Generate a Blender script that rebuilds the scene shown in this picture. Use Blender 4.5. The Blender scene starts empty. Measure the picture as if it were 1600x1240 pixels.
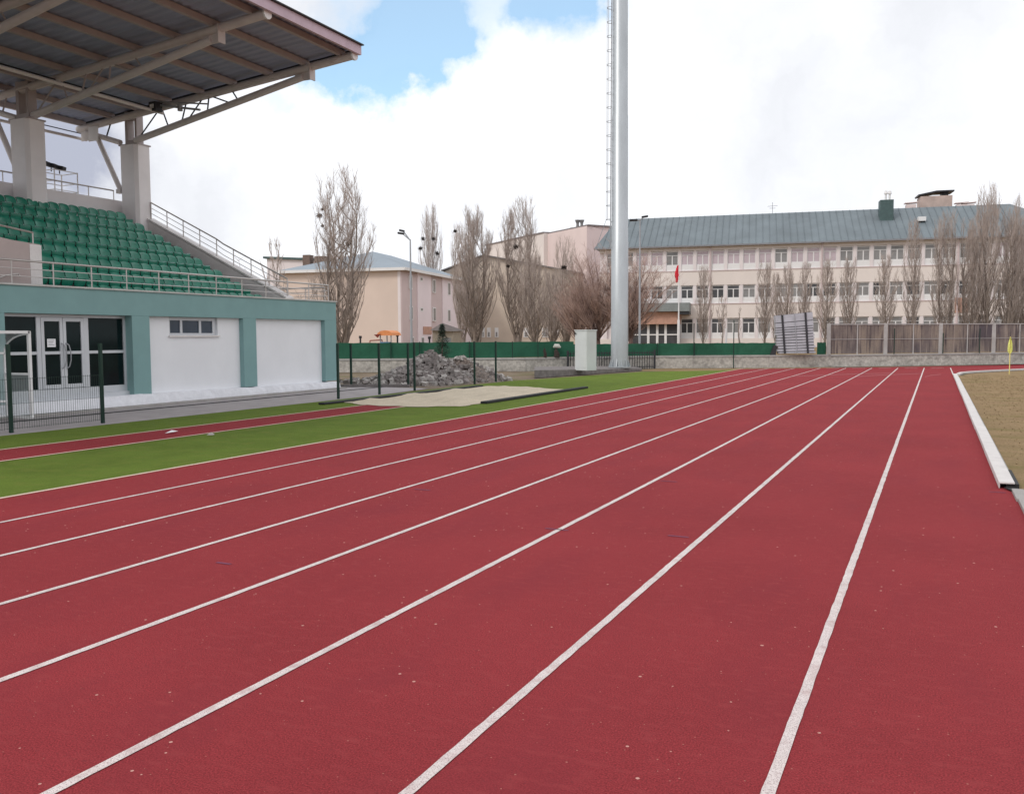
import bpy, math, random
from mathutils import Vector, Matrix
random.seed(7)
S = bpy.context.scene
COL = S.collection

# ------------------------------------------------------------------ camera
FPX, IW, IH = 1400.0, 1600.0, 1240.0
YAW, PITCH, ROLL, CH = 0.44185778, 0.06647517, -0.00580537, 1.69460927
cy, sy, cp, sp = math.cos(YAW), math.sin(YAW), math.cos(PITCH), math.sin(PITCH)
FW = Vector((-sy*cp, cy*cp, -sp)); R0 = Vector((cy, sy, 0)); U0 = R0.cross(FW)
RT = math.cos(ROLL)*R0 + math.sin(ROLL)*U0
UP = -math.sin(ROLL)*R0 + math.cos(ROLL)*U0
CAMP = Vector((0, 0, CH))
cd = bpy.data.cameras.new('camera'); cam = bpy.data.objects.new('camera', cd); COL.objects.link(cam)
cd.sensor_width = 36; cd.lens = FPX/IW*36; cd.clip_start = .1; cd.clip_end = 3000
cam.matrix_world = Matrix.Translation(CAMP) @ Matrix((RT, UP, -FW)).transposed().to_4x4()
S.camera = cam

def ray(x, y): return FW + RT*((x-800)/FPX) - UP*((y-620)/FPX)
def atz(x, y, z=0.0):
    d = ray(x, y); return CAMP + d*((z-CH)/d.z)
def atx(x, y, X):
    d = ray(x, y); return CAMP + d*(X/d.x)
def aty(x, y, Y):
    d = ray(x, y); return CAMP + d*(Y/d.y)
def atd(x, y, D): return CAMP + ray(x, y)*D          # D = distance along the view axis

# ------------------------------------------------------------------ sky and sun
W = bpy.data.worlds.new('World'); S.world = W; W.use_nodes = True
nt = W.node_tree; nt.nodes.clear(); N = nt.nodes.new; L = nt.links.new
SUN_AZ, SUN_EL = math.radians(208), math.radians(40)      # clockwise from +Y: behind the camera, to its left
sky = N('ShaderNodeTexSky'); sky.sky_type = 'NISHITA'; sky.sun_disc = False
sky.sun_elevation = SUN_EL; sky.sun_rotation = SUN_AZ; sky.air_density = 1.0; sky.dust_density = 1.2
tc = N('ShaderNodeTexCoord')
nz = N('ShaderNodeTexNoise'); nz.inputs['Scale'].default_value = 9; nz.inputs['Detail'].default_value = 7; nz.inputs['Roughness'].default_value = .6
L(tc.outputs['Generated'], nz.inputs['Vector'])
def wm(op, a, b=None, c=None):
    n = N('ShaderNodeMath'); n.operation = op
    for i, v in enumerate((a, b, c)):
        if v is None: continue
        if isinstance(v, (int, float)): n.inputs[i].default_value = v
        else: L(v, n.inputs[i])
    return n.outputs[0]
# direction warped by noise so that cloud edges are ragged
sub = N('ShaderNodeVectorMath'); sub.operation = 'SUBTRACT'; L(nz.outputs['Color'], sub.inputs[0]); sub.inputs[1].default_value = (.5, .5, .5)
scl = N('ShaderNodeVectorMath'); scl.operation = 'SCALE'; L(sub.outputs[0], scl.inputs[0]); scl.inputs['Scale'].default_value = .16
add = N('ShaderNodeVectorMath'); add.operation = 'ADD'; L(tc.outputs['Generated'], add.inputs[0]); L(scl.outputs[0], add.inputs[1])
nrm = N('ShaderNodeVectorMath'); nrm.operation = 'NORMALIZE'; L(add.outputs[0], nrm.inputs[0])
def blob(x, y, r):
    v = ray(x, y).normalized()
    d = N('ShaderNodeVectorMath'); d.operation = 'DOT_PRODUCT'; L(nrm.outputs[0], d.inputs[0]); d.inputs[1].default_value = v
    k = 2/(r/FPX)**2
    return wm('EXPONENT', wm('MULTIPLY', wm('SUBTRACT', d.outputs['Value'], 1.0), k))
def total(bl):
    o = None
    for (x, y, r, w) in bl:
        b = wm('MULTIPLY', blob(x, y, r), w); o = b if o is None else wm('ADD', o, b)
    return o
holes = total([(640, 60, 58, 1.1), (590, 130, 55, 1.1), (520, 140, 42, .9), (700, 60, 34, .8), (660, 140, 26, .5), (870, 10, 55, .65), (800, 10, 30, .5),
               (930, 20, 26, .4), (430, 160, 34, .45), (620, -60, 120, .8), (900, -120, 160, .8), (300, -300, 200, 1), (-500, 200, 150, .8)])
rp = N('ShaderNodeValToRGB'); rp.color_ramp.elements[0].position = .36; rp.color_ramp.elements[1].position = 1.0
L(holes, rp.inputs[0])
greys = total([(90, 215, 90, .9), (20, 260, 80, .7), (1450, 200, 260, .18), (520, 15, 60, .3), (150, 270, 60, .3), (300, 320, 90, .25)])
nz2 = N('ShaderNodeTexNoise'); nz2.inputs['Scale'].default_value = 4.2; nz2.inputs['Detail'].default_value = 6; nz2.inputs['Roughness'].default_value = .55
L(nrm.outputs[0], nz2.inputs['Vector'])
gm = wm('ADD', greys, wm('MULTIPLY', wm('SUBTRACT', nz2.outputs['Fac'], .46), 1.0)); 
cr = N('ShaderNodeValToRGB'); cr.color_ramp.elements[0].position = 0; cr.color_ramp.elements[0].color = (1.10, 1.12, 1.16, 1)
cr.color_ramp.elements[1].position = 1; cr.color_ramp.elements[1].color = (.50, .53, .64, 1)
e_ = cr.color_ramp.elements.new(.3); e_.color = (.88, .90, .95, 1)
L(gm, cr.inputs[0])
tint = N('ShaderNodeVectorMath'); tint.operation = 'MULTIPLY'; L(sky.outputs[0], tint.inputs[0]); tint.inputs[1].default_value = (1.0, 1.5, 1.55)
b1 = N('ShaderNodeBackground'); L(tint.outputs[0], b1.inputs[0]); b1.inputs[1].default_value = .15
b2 = N('ShaderNodeBackground'); L(cr.outputs[0], b2.inputs[0]); b2.inputs[1].default_value = 1.0
veil = wm('MULTIPLY', rp.outputs[0], .74)
mx = N('ShaderNodeMixShader'); L(veil, mx.inputs[0]); L(b2.outputs[0], mx.inputs[1]); L(b1.outputs[0], mx.inputs[2])
wo = N('ShaderNodeOutputWorld'); L(mx.outputs[0], wo.inputs[0])

sl = bpy.data.lights.new('sun', 'SUN'); sl.energy = 1.25; sl.angle = math.radians(14); sl.color = (1, .95, .88)
so = bpy.data.objects.new('sun', sl); COL.objects.link(so); so.location = (-30, -30, 60)
sd = Vector((math.sin(SUN_AZ)*math.cos(SUN_EL), math.cos(SUN_AZ)*math.cos(SUN_EL), math.sin(SUN_EL)))
so.rotation_euler = sd.to_track_quat('Z', 'Y').to_euler()
S.view_settings.view_transform = 'Standard'; S.view_settings.look = 'None'; S.view_settings.exposure = 0; S.view_settings.gamma = 1
S.cycles.max_bounces = 6; S.cycles.transparent_max_bounces = 24

# ------------------------------------------------------------------ materials
MATS = {}
def srgb(r, g, b):
    f = lambda c: (c/255/12.92) if c/255 <= .04045 else ((c/255+.055)/1.055)**2.4
    return (f(r), f(g), f(b))
def mat(name, col, rough=.8, var=.12, scale=3.0, metal=0, bump=0, bscale=40, spec=.35, fine=0, fscale=200, streak=None, alpha=None):
    m = bpy.data.materials.new(name); m.use_nodes = True; t = m.node_tree; b = t.nodes['Principled BSDF']
    n = t.nodes.new; l = t.links.new
    b.inputs['Roughness'].default_value = rough; b.inputs['Metallic'].default_value = metal
    b.inputs['Specular IOR Level'].default_value = spec
    g = n('ShaderNodeNewGeometry')
    no = n('ShaderNodeTexNoise'); no.inputs['Scale'].default_value = scale; no.inputs['Detail'].default_value = 6; no.inputs['Roughness'].default_value = .6
    if streak:
        mp = n('ShaderNodeMapping'); mp.inputs['Scale'].default_value = streak; l(g.outputs['Position'], mp.inputs[0]); l(mp.outputs[0], no.inputs['Vector'])
    else: l(g.outputs['Position'], no.inputs['Vector'])
    r = n('ShaderNodeMapRange'); r.inputs[1].default_value = .3; r.inputs[2].default_value = .7; r.inputs[3].default_value = 1-var; r.inputs[4].default_value = 1+var
    l(no.outputs['Fac'], r.inputs[0])
    last = r.outputs[0]
    if fine:
        n2 = n('ShaderNodeTexNoise'); n2.inputs['Scale'].default_value = fscale; n2.inputs['Detail'].default_value = 3; l(g.outputs['Position'], n2.inputs['Vector'])
        r2 = n('ShaderNodeMapRange'); r2.inputs[1].default_value = .3; r2.inputs[2].default_value = .7; r2.inputs[3].default_value = 1-fine; r2.inputs[4].default_value = 1+fine
        l(n2.outputs['Fac'], r2.inputs[0]); mm = n('ShaderNodeMath'); mm.operation = 'MULTIPLY'; l(last, mm.inputs[0]); l(r2.outputs[0], mm.inputs[1]); last = mm.outputs[0]
    vm = n('ShaderNodeVectorMath'); vm.operation = 'SCALE'; vm.inputs[0].default_value = col[:3]; l(last, vm.inputs['Scale'])
    l(vm.outputs[0], b.inputs['Base Color'])
    if bump:
        nb = n('ShaderNodeTexNoise'); nb.inputs['Scale'].default_value = bscale; nb.inputs['Detail'].default_value = 4; l(g.outputs['Position'], nb.inputs['Vector'])
        bm = n('ShaderNodeBump'); bm.inputs['Strength'].default_value = bump; bm.inputs['Distance'].default_value = .02; l(nb.outputs['Fac'], bm.inputs['Height']); l(bm.outputs[0], b.inputs['Normal'])
    m['out'] = 1
    MATS[name] = (m, t, b, g, vm)
    return m
def blend2(name, colA, colB, scale, lo, hi, detail=6, dist=None):
    """mix a second colour into an existing material through noise patches"""
    m, t, b, g, vm = MATS[name]; n = t.nodes.new; l = t.links.new
    no = n('ShaderNodeTexNoise'); no.inputs['Scale'].default_value = scale; no.inputs['Detail'].default_value = detail
    if dist:
        mp = n('ShaderNodeMapping'); mp.inputs['Scale'].default_value = dist; l(g.outputs['Position'], mp.inputs[0]); l(mp.outputs[0], no.inputs['Vector'])
    else: l(g.outputs['Position'], no.inputs['Vector'])
    r = n('ShaderNodeMapRange'); r.inputs[1].default_value = lo; r.inputs[2].default_value = hi; l(no.outputs['Fac'], r.inputs[0])
    mix = n('ShaderNodeMix'); mix.data_type = 'RGBA'; l(r.outputs[0], mix.inputs[0])
    src = b.inputs['Base Color'].links[0].from_socket
    l(src, mix.inputs[6]); mix.inputs[7].default_value = (*colB, 1); l(mix.outputs[2], b.inputs['Base Color'])

track_m = mat('track_rubber', (.268, .034, .040), rough=.9, var=.10, scale=.55, fine=.42, fscale=130, bump=.5, bscale=220, spec=.12)
blend2('track_rubber', None, (.235, .031, .040), 1.7, .5, .8, dist=(1, .35, 1))
blend2('track_rubber', None, (.30, .045, .05), 11, .52, .80, dist=(.8, 1.6, 1))
blend2('track_rubber', None, (.21, .032, .038), 38, .60, .74)
def specks(name, col, scale, thr):
    m, t, b, g, vm = MATS[name]; n = t.nodes.new; l = t.links.new
    v = n('ShaderNodeTexVoronoi'); v.inputs['Scale'].default_value = scale; v.inputs['Randomness'].default_value = 1; l(g.outputs['Position'], v.inputs['Vector'])
    sep = n('ShaderNodeSeparateColor'); l(v.outputs['Color'], sep.inputs[0])
    a = n('ShaderNodeMath'); a.operation = 'LESS_THAN'; l(v.outputs['Distance'], a.inputs[0]); 
    q = n('ShaderNodeMath'); q.operation = 'MULTIPLY'; l(sep.outputs[1], q.inputs[0]); q.inputs[1].default_value = .16; l(q.outputs[0], a.inputs[1])
    c = n('ShaderNodeMath'); c.operation = 'GREATER_THAN'; l(sep.outputs[0], c.inputs[0]); c.inputs[1].default_value = thr
    d = n('ShaderNodeMath'); d.operation = 'MULTIPLY'; l(a.outputs[0], d.inputs[0]); l(c.outputs[0], d.inputs[1])
    mix = n('ShaderNodeMix'); mix.data_type = 'RGBA'; l(d.outputs[0], mix.inputs[0]); src = b.inputs['Base Color'].links[0].from_socket
    l(src, mix.inputs[6]); mix.inputs[7].default_value = (*col, 1); l(mix.outputs[2], b.inputs['Base Color'])
specks('track_rubber', (.60, .33, .28), 17, .88)
specks('track_rubber', (.42, .16, .13), 34, .80)
line_m = mat('line_paint', (.66, .58, .56), rough=.8, var=.10, scale=2, fine=.10, fscale=90, bump=.3, bscale=200)
# worn spots: red rubber grain shows through the paint
def worn(name, col, scale, lo, hi, amt=1):
    m, t, b, g, vm = MATS[name]; n = t.nodes.new; l = t.links.new
    no = n('ShaderNodeTexNoise'); no.inputs['Scale'].default_value = scale; no.inputs['Detail'].default_value = 2; l(g.outputs['Position'], no.inputs['Vector'])
    r = n('ShaderNodeMapRange'); r.inputs[1].default_value = lo; r.inputs[2].default_value = hi; r.inputs[4].default_value = amt; l(no.outputs['Fac'], r.inputs[0])
    mix = n('ShaderNodeMix'); mix.data_type = 'RGBA'; l(r.outputs[0], mix.inputs[0]); src = b.inputs['Base Color'].links[0].from_socket
    l(src, mix.inputs[6]); mix.inputs[7].default_value = (*col, 1); l(mix.outputs[2], b.inputs['Base Color'])
worn('line_paint', (.22, .12, .13), 190, .55, .66, .85)
worn('line_paint', (.42, .27, .26), 9, .52, .75, .55)
turf_m = mat('turf', (.128, .185, .030), rough=.95, var=.14, scale=1.2, fine=.25, fscale=120, bump=.8, bscale=150, spec=.1)
blend2('turf', None, (.165, .195, .04), 3.5, .5, .8)
dry_m = mat('dry_grass', (.30, .21, .12), rough=1, var=.14, scale=1.6, fine=.28, fscale=60, bump=1, bscale=90, spec=.05)
blend2('dry_grass', None, (.22, .175, .08), 1.2, .5, .75, dist=(.4, 1, 1))
dirt_m = mat('dirt', (.20, .155, .115), rough=1, var=.25, scale=1.1, fine=.25, fscale=20, bump=1, bscale=12, spec=.1)
blend2('dirt', None, (.13, .13, .05), .5, .5, .7)
pave_m = mat('pavement', (.36, .325, .325), rough=.9, var=.14, scale=2, fine=.12, fscale=80, bump=.4)
sand_m = mat('sand', (.56, .48, .37), rough=1, var=.10, scale=2.5, fine=.12, fscale=40, bump=1, bscale=14, spec=.1)
black_m = mat('black_rubber', (.02, .02, .02), rough=.7, var=.2)
teal_m = mat('teal_paint', (.205, .345, .345), rough=.75, var=.05, scale=1.5, bump=.15, bscale=120, fine=.03)
white_m = mat('white_render', (.79, .795, .82), rough=.85, var=.03, scale=1.3, bump=.25, bscale=90)
blend2('white_render', None, (.75, .755, .78), .9, .5, .8, dist=(1, 1, .4))
plinth_m = mat('plinth_white', (.76, .76, .80), rough=.9, var=.06, scale=6, bump=.9, bscale=18)
conc_m = mat('concrete', (.34, .32, .305), rough=.9, var=.12, scale=2, fine=.1, fscale=60, bump=.5, bscale=50)
conc_l = mat('concrete_light', (.72, .69, .68), rough=.9, var=.08, scale=1.5, fine=.05, fscale=60, bump=.3, bscale=60)
pil_m = mat('pillar_paint', (.80, .775, .78), rough=.85, var=.05, scale=1.2, bump=.3, bscale=60)
alu_m = mat('aluminium', (.55, .57, .60), rough=.4, var=.05, metal=.3, spec=.5)
rail_m = mat('rail_steel', (.50, .47, .45), rough=.35, var=.06, metal=.6, spec=.5)
glass_m = mat('dark_glass', (.006, .014, .015), rough=.06, var=.3, scale=1.5, spec=.13)
steel_b = mat('brown_steel', (.40, .355, .35), rough=.6, var=.08)
steel_w = mat('cream_steel', (.62, .58, .57), rough=.5, var=.06)
sheet_m = mat('roof_sheet', (.31, .35, .47), rough=.55, var=.12, scale=.9, streak=(1, 6, 1))
fascia_m = mat('fascia', (.55, .43, .50), rough=.6, var=.08)
dark_m = mat('dark_metal', (.03, .03, .035), rough=.5, var=.1)
seat_m = mat('green_plastic', (.007, .175, .112), rough=.38, var=.16, scale=7, spec=.5)
blend2('green_plastic', None, (.04, .28, .19), 2.6, .5, .8)
fence_m = mat('fence_green', (.010, .035, .025), rough=.5, var=.1)
stone_m = mat('rough_stone', (.45, .425, .39), rough=.95, var=.18, scale=1.2, fine=.22, fscale=9, bump=1, bscale=7)
blend2('rough_stone', None, (.27, .25, .23), 2.6, .52, .72, dist=(1, 1, 1.6))
cap_m = mat('cap_stone', (.40, .39, .38), rough=.9, var=.15, scale=2)
screen_m = mat('green_screen', (.022, .105, .062), rough=.9, var=.18, scale=.8, fine=.08, fscale=10, streak=(1, 1, .3))
galv_m = mat('galvanised', (.43, .455, .475), rough=.42, var=.10, scale=1.4, metal=.45, spec=.5, fine=.05, fscale=25, streak=(1, 1, .35))
galvd_m = mat('galvanised_grey', (.36, .37, .39), rough=.5, var=.1, metal=.3)
cab_m = mat('cabinet_paint', (.60, .62, .62), rough=.6, var=.05, scale=2)
rub_m = mat('rubble_grey', (.245, .215, .205), rough=1, var=.35, scale=2.2, bump=.8, bscale=20)
rubl_m = mat('rubble_light', (.40, .37, .35), rough=1, var=.25, scale=3, bump=.6, bscale=20)
rubb_m = mat('rubble_earth', (.19, .155, .135), rough=1, var=.3, scale=3, fine=.3, fscale=12, bump=1, bscale=10)
pink_m = mat('pink_render', (.73, .655, .615), rough=.9, var=.05, scale=.4, streak=(1, 1, .5))
pinkl_m = mat('pale_render', (.72, .655, .66), rough=.9, var=.05, scale=.5)
beige_m = mat('beige_render', (.66, .54, .47), rough=.9, var=.05, scale=.3)
lilac_m = mat('lilac_render', (.80, .70, .73), rough=.9, var=.05, scale=.4)
lilacd_m = mat('mauve_render', (.60, .49, .49), rough=.9, var=.05, scale=.4)
ochre_m = mat('ochre_render', (.58, .49, .41), rough=.9, var=.08, scale=.4)
rose_m = mat('rose_render', (.70, .575, .55), rough=.9, var=.06, scale=.3, streak=(1, 1, .4))
white2_m = mat('white_pvc', (.74, .73, .73), rough=.6, var=.03)
groof_m = mat('green_roof', (.150, .178, .195), rough=.6, var=.15, scale=.45, streak=(1, 1, .08))
groofd_m = mat('green_roof_dark', (.065, .105, .105), rough=.6, var=.15)
broof_m = mat('blue_roof', (.25, .29, .33), rough=.55, var=.08, scale=.3)
win_d = mat('window_dark', (.07, .07, .075), rough=.15, var=.4, scale=.6)
win_g = mat('window_grey', (.24, .235, .235), rough=.2, var=.25, scale=.6)
win_l = mat('window_curtain', (.50, .42, .46), rough=.4, var=.12, scale=.8)
bark_m = mat('bark', (.22, .18, .155), rough=.95, var=.2, scale=4)
twig_m = mat('twigs', (.43, .36, .325), rough=.95, var=.2, scale=1.5)
twigr_m = mat('twigs_red', (.43, .31, .27), rough=.95, var=.25, scale=1.5)
twigd_m = mat('twigs_dark', (.28, .235, .21), rough=.95, var=.2, scale=1.5)
nest_m = mat('nest_twigs', (.045, .035, .03), rough=1, var=.3, scale=8)
fir_m = mat('fir_needles', (.035, .06, .04), rough=.95, var=.3, scale=6)
orange_m = mat('orange_plastic', (.72, .27, .10), rough=.6, var=.1)
red_m = mat('flag_red', (.62, .03, .05), rough=.8, var=.1)
yel_m = mat('flag_yellow', (.72, .74, .22), rough=.8, var=.08)
blue_m = mat('blue_plastic', (.10, .22, .38), rough=.6, var=.1)
brown_m = mat('brown_wood', (.17, .12, .10), rough=.85, var=.2)
plank_m = mat('stained_concrete', (.30, .25, .205), rough=.95, var=.2, scale=1.0, streak=(1, 1, .15), fine=.12, fscale=14)
blend2('stained_concrete', None, (.105, .09, .10), .5, .38, .60, dist=(1.2, 1.2, .8))
blend2('stained_concrete', None, (.09, .075, .08), 1.5, .50, .66, dist=(5, 5, .35))
blend2('stained_concrete', None, (.36, .31, .27), 1.7, .58, .72, dist=(6, 6, .3))
pack_m = mat('grey_panel', (.42, .43, .47), rough=.6, var=.15, scale=2)
kerb_m = mat('kerb_white', (.61, .575, .56), rough=.8, var=.08, scale=5, fine=.08, fscale=120, bump=.4, bscale=60)
sign_m = mat('sign_orange', (.50, .29, .22), rough=.7, var=.15, scale=3)
paper_m = mat('paper', (.8, .8, .82), rough=.8, var=.02)
ink_m = mat('ink', (.25, .25, .28), rough=.8)
crete_m = mat('dark_kerb', (.19, .17, .165), rough=.95, var=.25, scale=4, bump=.6)
poly = mat('clear_panel', (.55, .60, .60), rough=.35, var=.05)
_m, _t, _b, _g, _v = MATS['clear_panel']; _b.inputs['Alpha'].default_value = .38

# ------------------------------------------------------------------ geometry helpers
class MB:
    def __init__(s): s.v = []; s.f = []; s.mi = []; s.k = 0
    def _a(s, vs, fs):
        o = len(s.v); s.v += [tuple(v) for v in vs]; s.f += [tuple(o+i for i in f) for f in fs]; s.mi += [s.k]*len(fs)
    def hexa(s, p):           # 8 points: bottom 4 ccw, top 4 ccw
        s._a(p, [(3, 2, 1, 0), (4, 5, 6, 7), (0, 1, 5, 4), (1, 2, 6, 5), (2, 3, 7, 6), (3, 0, 4, 7)]); return s
    def box(s, x0, x1, y0, y1, z0, z1, T=None):
        p = [(x0, y0, z0), (x1, y0, z0), (x1, y1, z0), (x0, y1, z0), (x0, y0, z1), (x1, y0, z1), (x1, y1, z1), (x0, y1, z1)]
        if T: p = [T(*q) for q in p]
        return s.hexa(p)
    def quad(s, a, b, c, d): s._a([a, b, c, d], [(0, 1, 2, 3)]); return s
    def polyg(s, pts): s._a(pts, [tuple(range(len(pts)))]); return s
    def prism(s, pts, off):   # planar polygon extruded by vector off
        n = len(pts); off = Vector(off); a = [Vector(p) for p in pts]; b = [p+off for p in a]
        s._a(a+b, [tuple(range(n))[::-1], tuple(range(n, 2*n))]+[(i, (i+1) % n, n+(i+1) % n, n+i) for i in range(n)]); return s
    def tube(s, p0, p1, r0, r1=None, n=8, cap=True):
        p0 = Vector(p0); p1 = Vector(p1); r1 = r0 if r1 is None else r1; d = (p1-p0)
        if d.length < 1e-6: return s
        d.normalize(); a = d.orthogonal().normalized(); b = d.cross(a)
        vs = []
        for (p, r) in ((p0, r0), (p1, r1)):
            for i in range(n):
                t = 2*math.pi*i/n; vs.append(p+(a*math.cos(t)+b*math.sin(t))*r)
        fs = [(i, (i+1) % n, n+(i+1) % n, n+i) for i in range(n)]
        if cap: fs += [tuple(range(n))[::-1], tuple(range(n, 2*n))]
        s._a(vs, fs); return s
    def path(s, pts, rs, n=8, close=False):
        pts = [Vector(p) for p in pts]; m = len(pts); rings = []
        prev = None
        for i, p in enumerate(pts):
            d = (pts[min(i+1, m-1)]-pts[max(i-1, 0)]).normalized()
            a = d.orthogonal().normalized() if prev is None else (prev-d*prev.dot(d)).normalized()
            prev = a; b = d.cross(a); r = rs[i] if isinstance(rs, (list, tuple)) else rs
            rings.append([p+(a*math.cos(2*math.pi*k/n)+b*math.sin(2*math.pi*k/n))*r for k in range(n)])
        vs = [v for q in rings for v in q]
        fs = [(i*n+k, i*n+(k+1) % n, (i+1)*n+(k+1) % n, (i+1)*n+k) for i in range(m-1) for k in range(n)]
        fs += [tuple(range(n))[::-1], tuple(range((m-1)*n, m*n))]
        s._a(vs, fs); return s
    def bar(s, p0, p1, w, h, up=(0, 0, 1)):
        p0 = Vector(p0); p1 = Vector(p1); d = (p1-p0).normalized(); side = d.cross(Vector(up)).normalized(); u = side.cross(d)
        o = []
        for p in (p0, p1):
            for (a, b) in ((-1, -1), (1, -1), (1, 1), (-1, 1)): o.append(p+side*(a*w/2)+u*(b*h/2))
        s._a(o, [(0, 1, 2, 3)[::-1], (4, 5, 6, 7), (0, 1, 5, 4), (1, 2, 6, 5), (2, 3, 7, 6), (3, 0, 4, 7)]); return s
    def grid(s, P):           # P[i][j] points
        n = len(P); m = len(P[0]); s._a([q for r in P for q in r], [(i*m+j, (i+1)*m+j, (i+1)*m+j+1, i*m+j+1) for i in range(n-1) for j in range(m-1)]); return s
    def build(s, name, m, parent=None, origin=None, smooth=False, bevel=0):
        o_ = Vector(origin) if origin is not None else (Vector(parent['_o']) if parent is not None and '_o' in parent else Vector((0, 0, 0)))
        me = bpy.data.meshes.new(name); me.from_pydata([tuple(Vector(v)-o_) for v in s.v], [], s.f); 
        ms = m if isinstance(m, (list, tuple)) else [m]
        for q in ms: me.materials.append(q)
        if len(ms) > 1: me.polygons.foreach_set('material_index', s.mi)
        if smooth: me.polygons.foreach_set('use_smooth', [True]*len(me.polygons))
        me.update()
        ob = bpy.data.objects.new(name, me); COL.objects.link(ob)
        if parent is not None: ob.parent = parent; ob['_o'] = list(o_)
        else: ob.location = o_; ob['_o'] = list(o_)
        if bevel:
            bv = ob.modifiers.new('bevel', 'BEVEL'); bv.width = bevel; bv.segments = 2; bv.limit_method = 'ANGLE'; bv.angle_limit = math.radians(40)
        if smooth and len(ms) >= 1:
            try: me.set_sharp_from_angle(angle=math.radians(45))
            except Exception: pass
        return ob
def tag(o, label, cat, group=None):
    o['label'] = label; o['category'] = cat
    if group: o['group'] = group
    return o
def thing(name, label, cat, loc, group=None):
    o = bpy.data.objects.new(name, None); COL.objects.link(o); o.location = loc; o['_o'] = list(Vector(loc)); o.empty_display_size = .3
    return tag(o, label, cat, group)
def struct(o): o['kind'] = 'structure'; return o
def single(mb, name, m, label, cat, loc, group=None, **k): return tag(mb.build(name, m, None, origin=loc, **k), label, cat, group)

# ================================================================== THE GROUND
g = MB(); g.polyg([(-900, -300, -.012), (900, -300, -.012), (900, 1500, -.012), (-900, 1500, -.012)]); struct(g.build('ground', dirt_m))
WZ = .66
wallp = [atz(x, y, WZ) for (x, y) in [(120, 564.5), (330, 562.5), (540, 561), (820, 559.2), (890, 558), (1030, 556), (1200, 555), (1300, 554), (1450, 552.3), (1600, 550.5)]]
d_ = (wallp[-1]-wallp[-2]).normalized(); wallp.append(wallp[-1]+d_*60); wallp[0] = wallp[0]+(wallp[0]-wallp[1]).normalized()*20
off = Vector((-.35, .35, 0))
g = MB(); g.polyg([tuple(Vector((p.x, p.y, WZ-.08))+off*.5) for p in wallp]+[(700, 600, WZ-.08), (700, 1200, WZ-.08), (-800, 1200, WZ-.08), (-800, 30, WZ-.08)]); struct(g.build('raised_ground', dry_m))
# running track
XO = -9.08; XI = .66
bend = [atz(x, y) for (x, y) in [(1494, 586.5), (1500, 584), (1515, 582.5), (1540, 581), (1600, 578), (1700, 574.5)]]
bend.append(bend[-1]+(bend[-1]-bend[-2]).normalized()*60)
far = [wallp[i]+Vector((.3, -1.3, 0)) for i in range(6, 11)]
g = MB(); g.polyg([(XO, -14, 0), (5, -14, 0), (5, 0, 0), (XI+.2, 0, 0), (XI+.2, bend[0].y, 0)]+[(b.x, b.y, 0) for b in bend]+[(p.x, p.y, 0) for p in far[::-1]]+[(XO, 46.4, 0)])
struct(g.build('running_track', track_m))
x0 = -.526
g = MB()
for k in range(0, 8):
    X = x0-1.22*k; ye = 50.6-.42*k if k else 50.7
    rl = random.Random(k); ys_ = [-14, 0]+[1+.09*i for i in range(150)]+[15+.6*i for i in range(50)]; ys_ = [y for y in ys_ if y < ye-.3]+[ye]
    g.grid([[(X-.025+rl.uniform(-.0022, .0022), y, .004), (X+.025+rl.uniform(-.0022, .0022), y, .004)][::-1] for y in ys_])
g.quad((.66, bend[0].y, .004), (.71, bend[0].y, .004), (.71, 51, .004), (.66, 51, .004))
for k in range(0, 8):                                   # finish dashes at the end of the lanes
    X = x0-1.22*k+.61; ye = 50.7-.42*k
    g.quad((X-.3, ye-.35, .004), (X+.3, ye-.12, .004), (X+.3, ye+.02, .004), (X-.3, ye-.2, .004))
struct(g.build('lane_lines', line_m))
g = MB()                                                # thin stagger arc crossing the lanes
pts = [atz(x, y) for (x, y) in [(1235, 588.5), (1270, 587), (1310, 585.5), (1350, 584.3), (1395, 583)]]
pts2 = [atz(x, y) for (x, y) in [(1445, 589), (1455, 586.5), (1470, 585)]]
pts3 = [atz(x, y) for (x, y) in [(1338, 588.5), (1380, 586), (1420, 584.5), (1442, 583.5)]]
for P in (pts, pts2, pts3):
    for a, b in zip(P, P[1:]):
        g.quad((a.x, a.y, .0085), (a.x+.0, a.y+.16, .0085), (b.x, b.y+.16, .0085), (b.x, b.y, .0085))
struct(g.build('stagger_lines', mat('pink_line', (.55, .27, .28), rough=.8)))
g = MB()
for (x, y, w) in [(1558, 769, .16), (870, 827, .22), (1060, 838, .18), (660, 765, .2), (1045, 752, .2), (350, 880, .14), (880, 1015, .0)]:
    if not w: continue
    p = atz(x, y); g.quad((p.x-w/2, p.y-.018, .004), (p.x+w/2, p.y-.018+.0, .004), (p.x+w/2, p.y+.012, .004), (p.x-w/2, p.y+.012, .004))
struct(g.build('track_marks', mat('faded_ink', (.17, .045, .09), rough=.8)))
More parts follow.
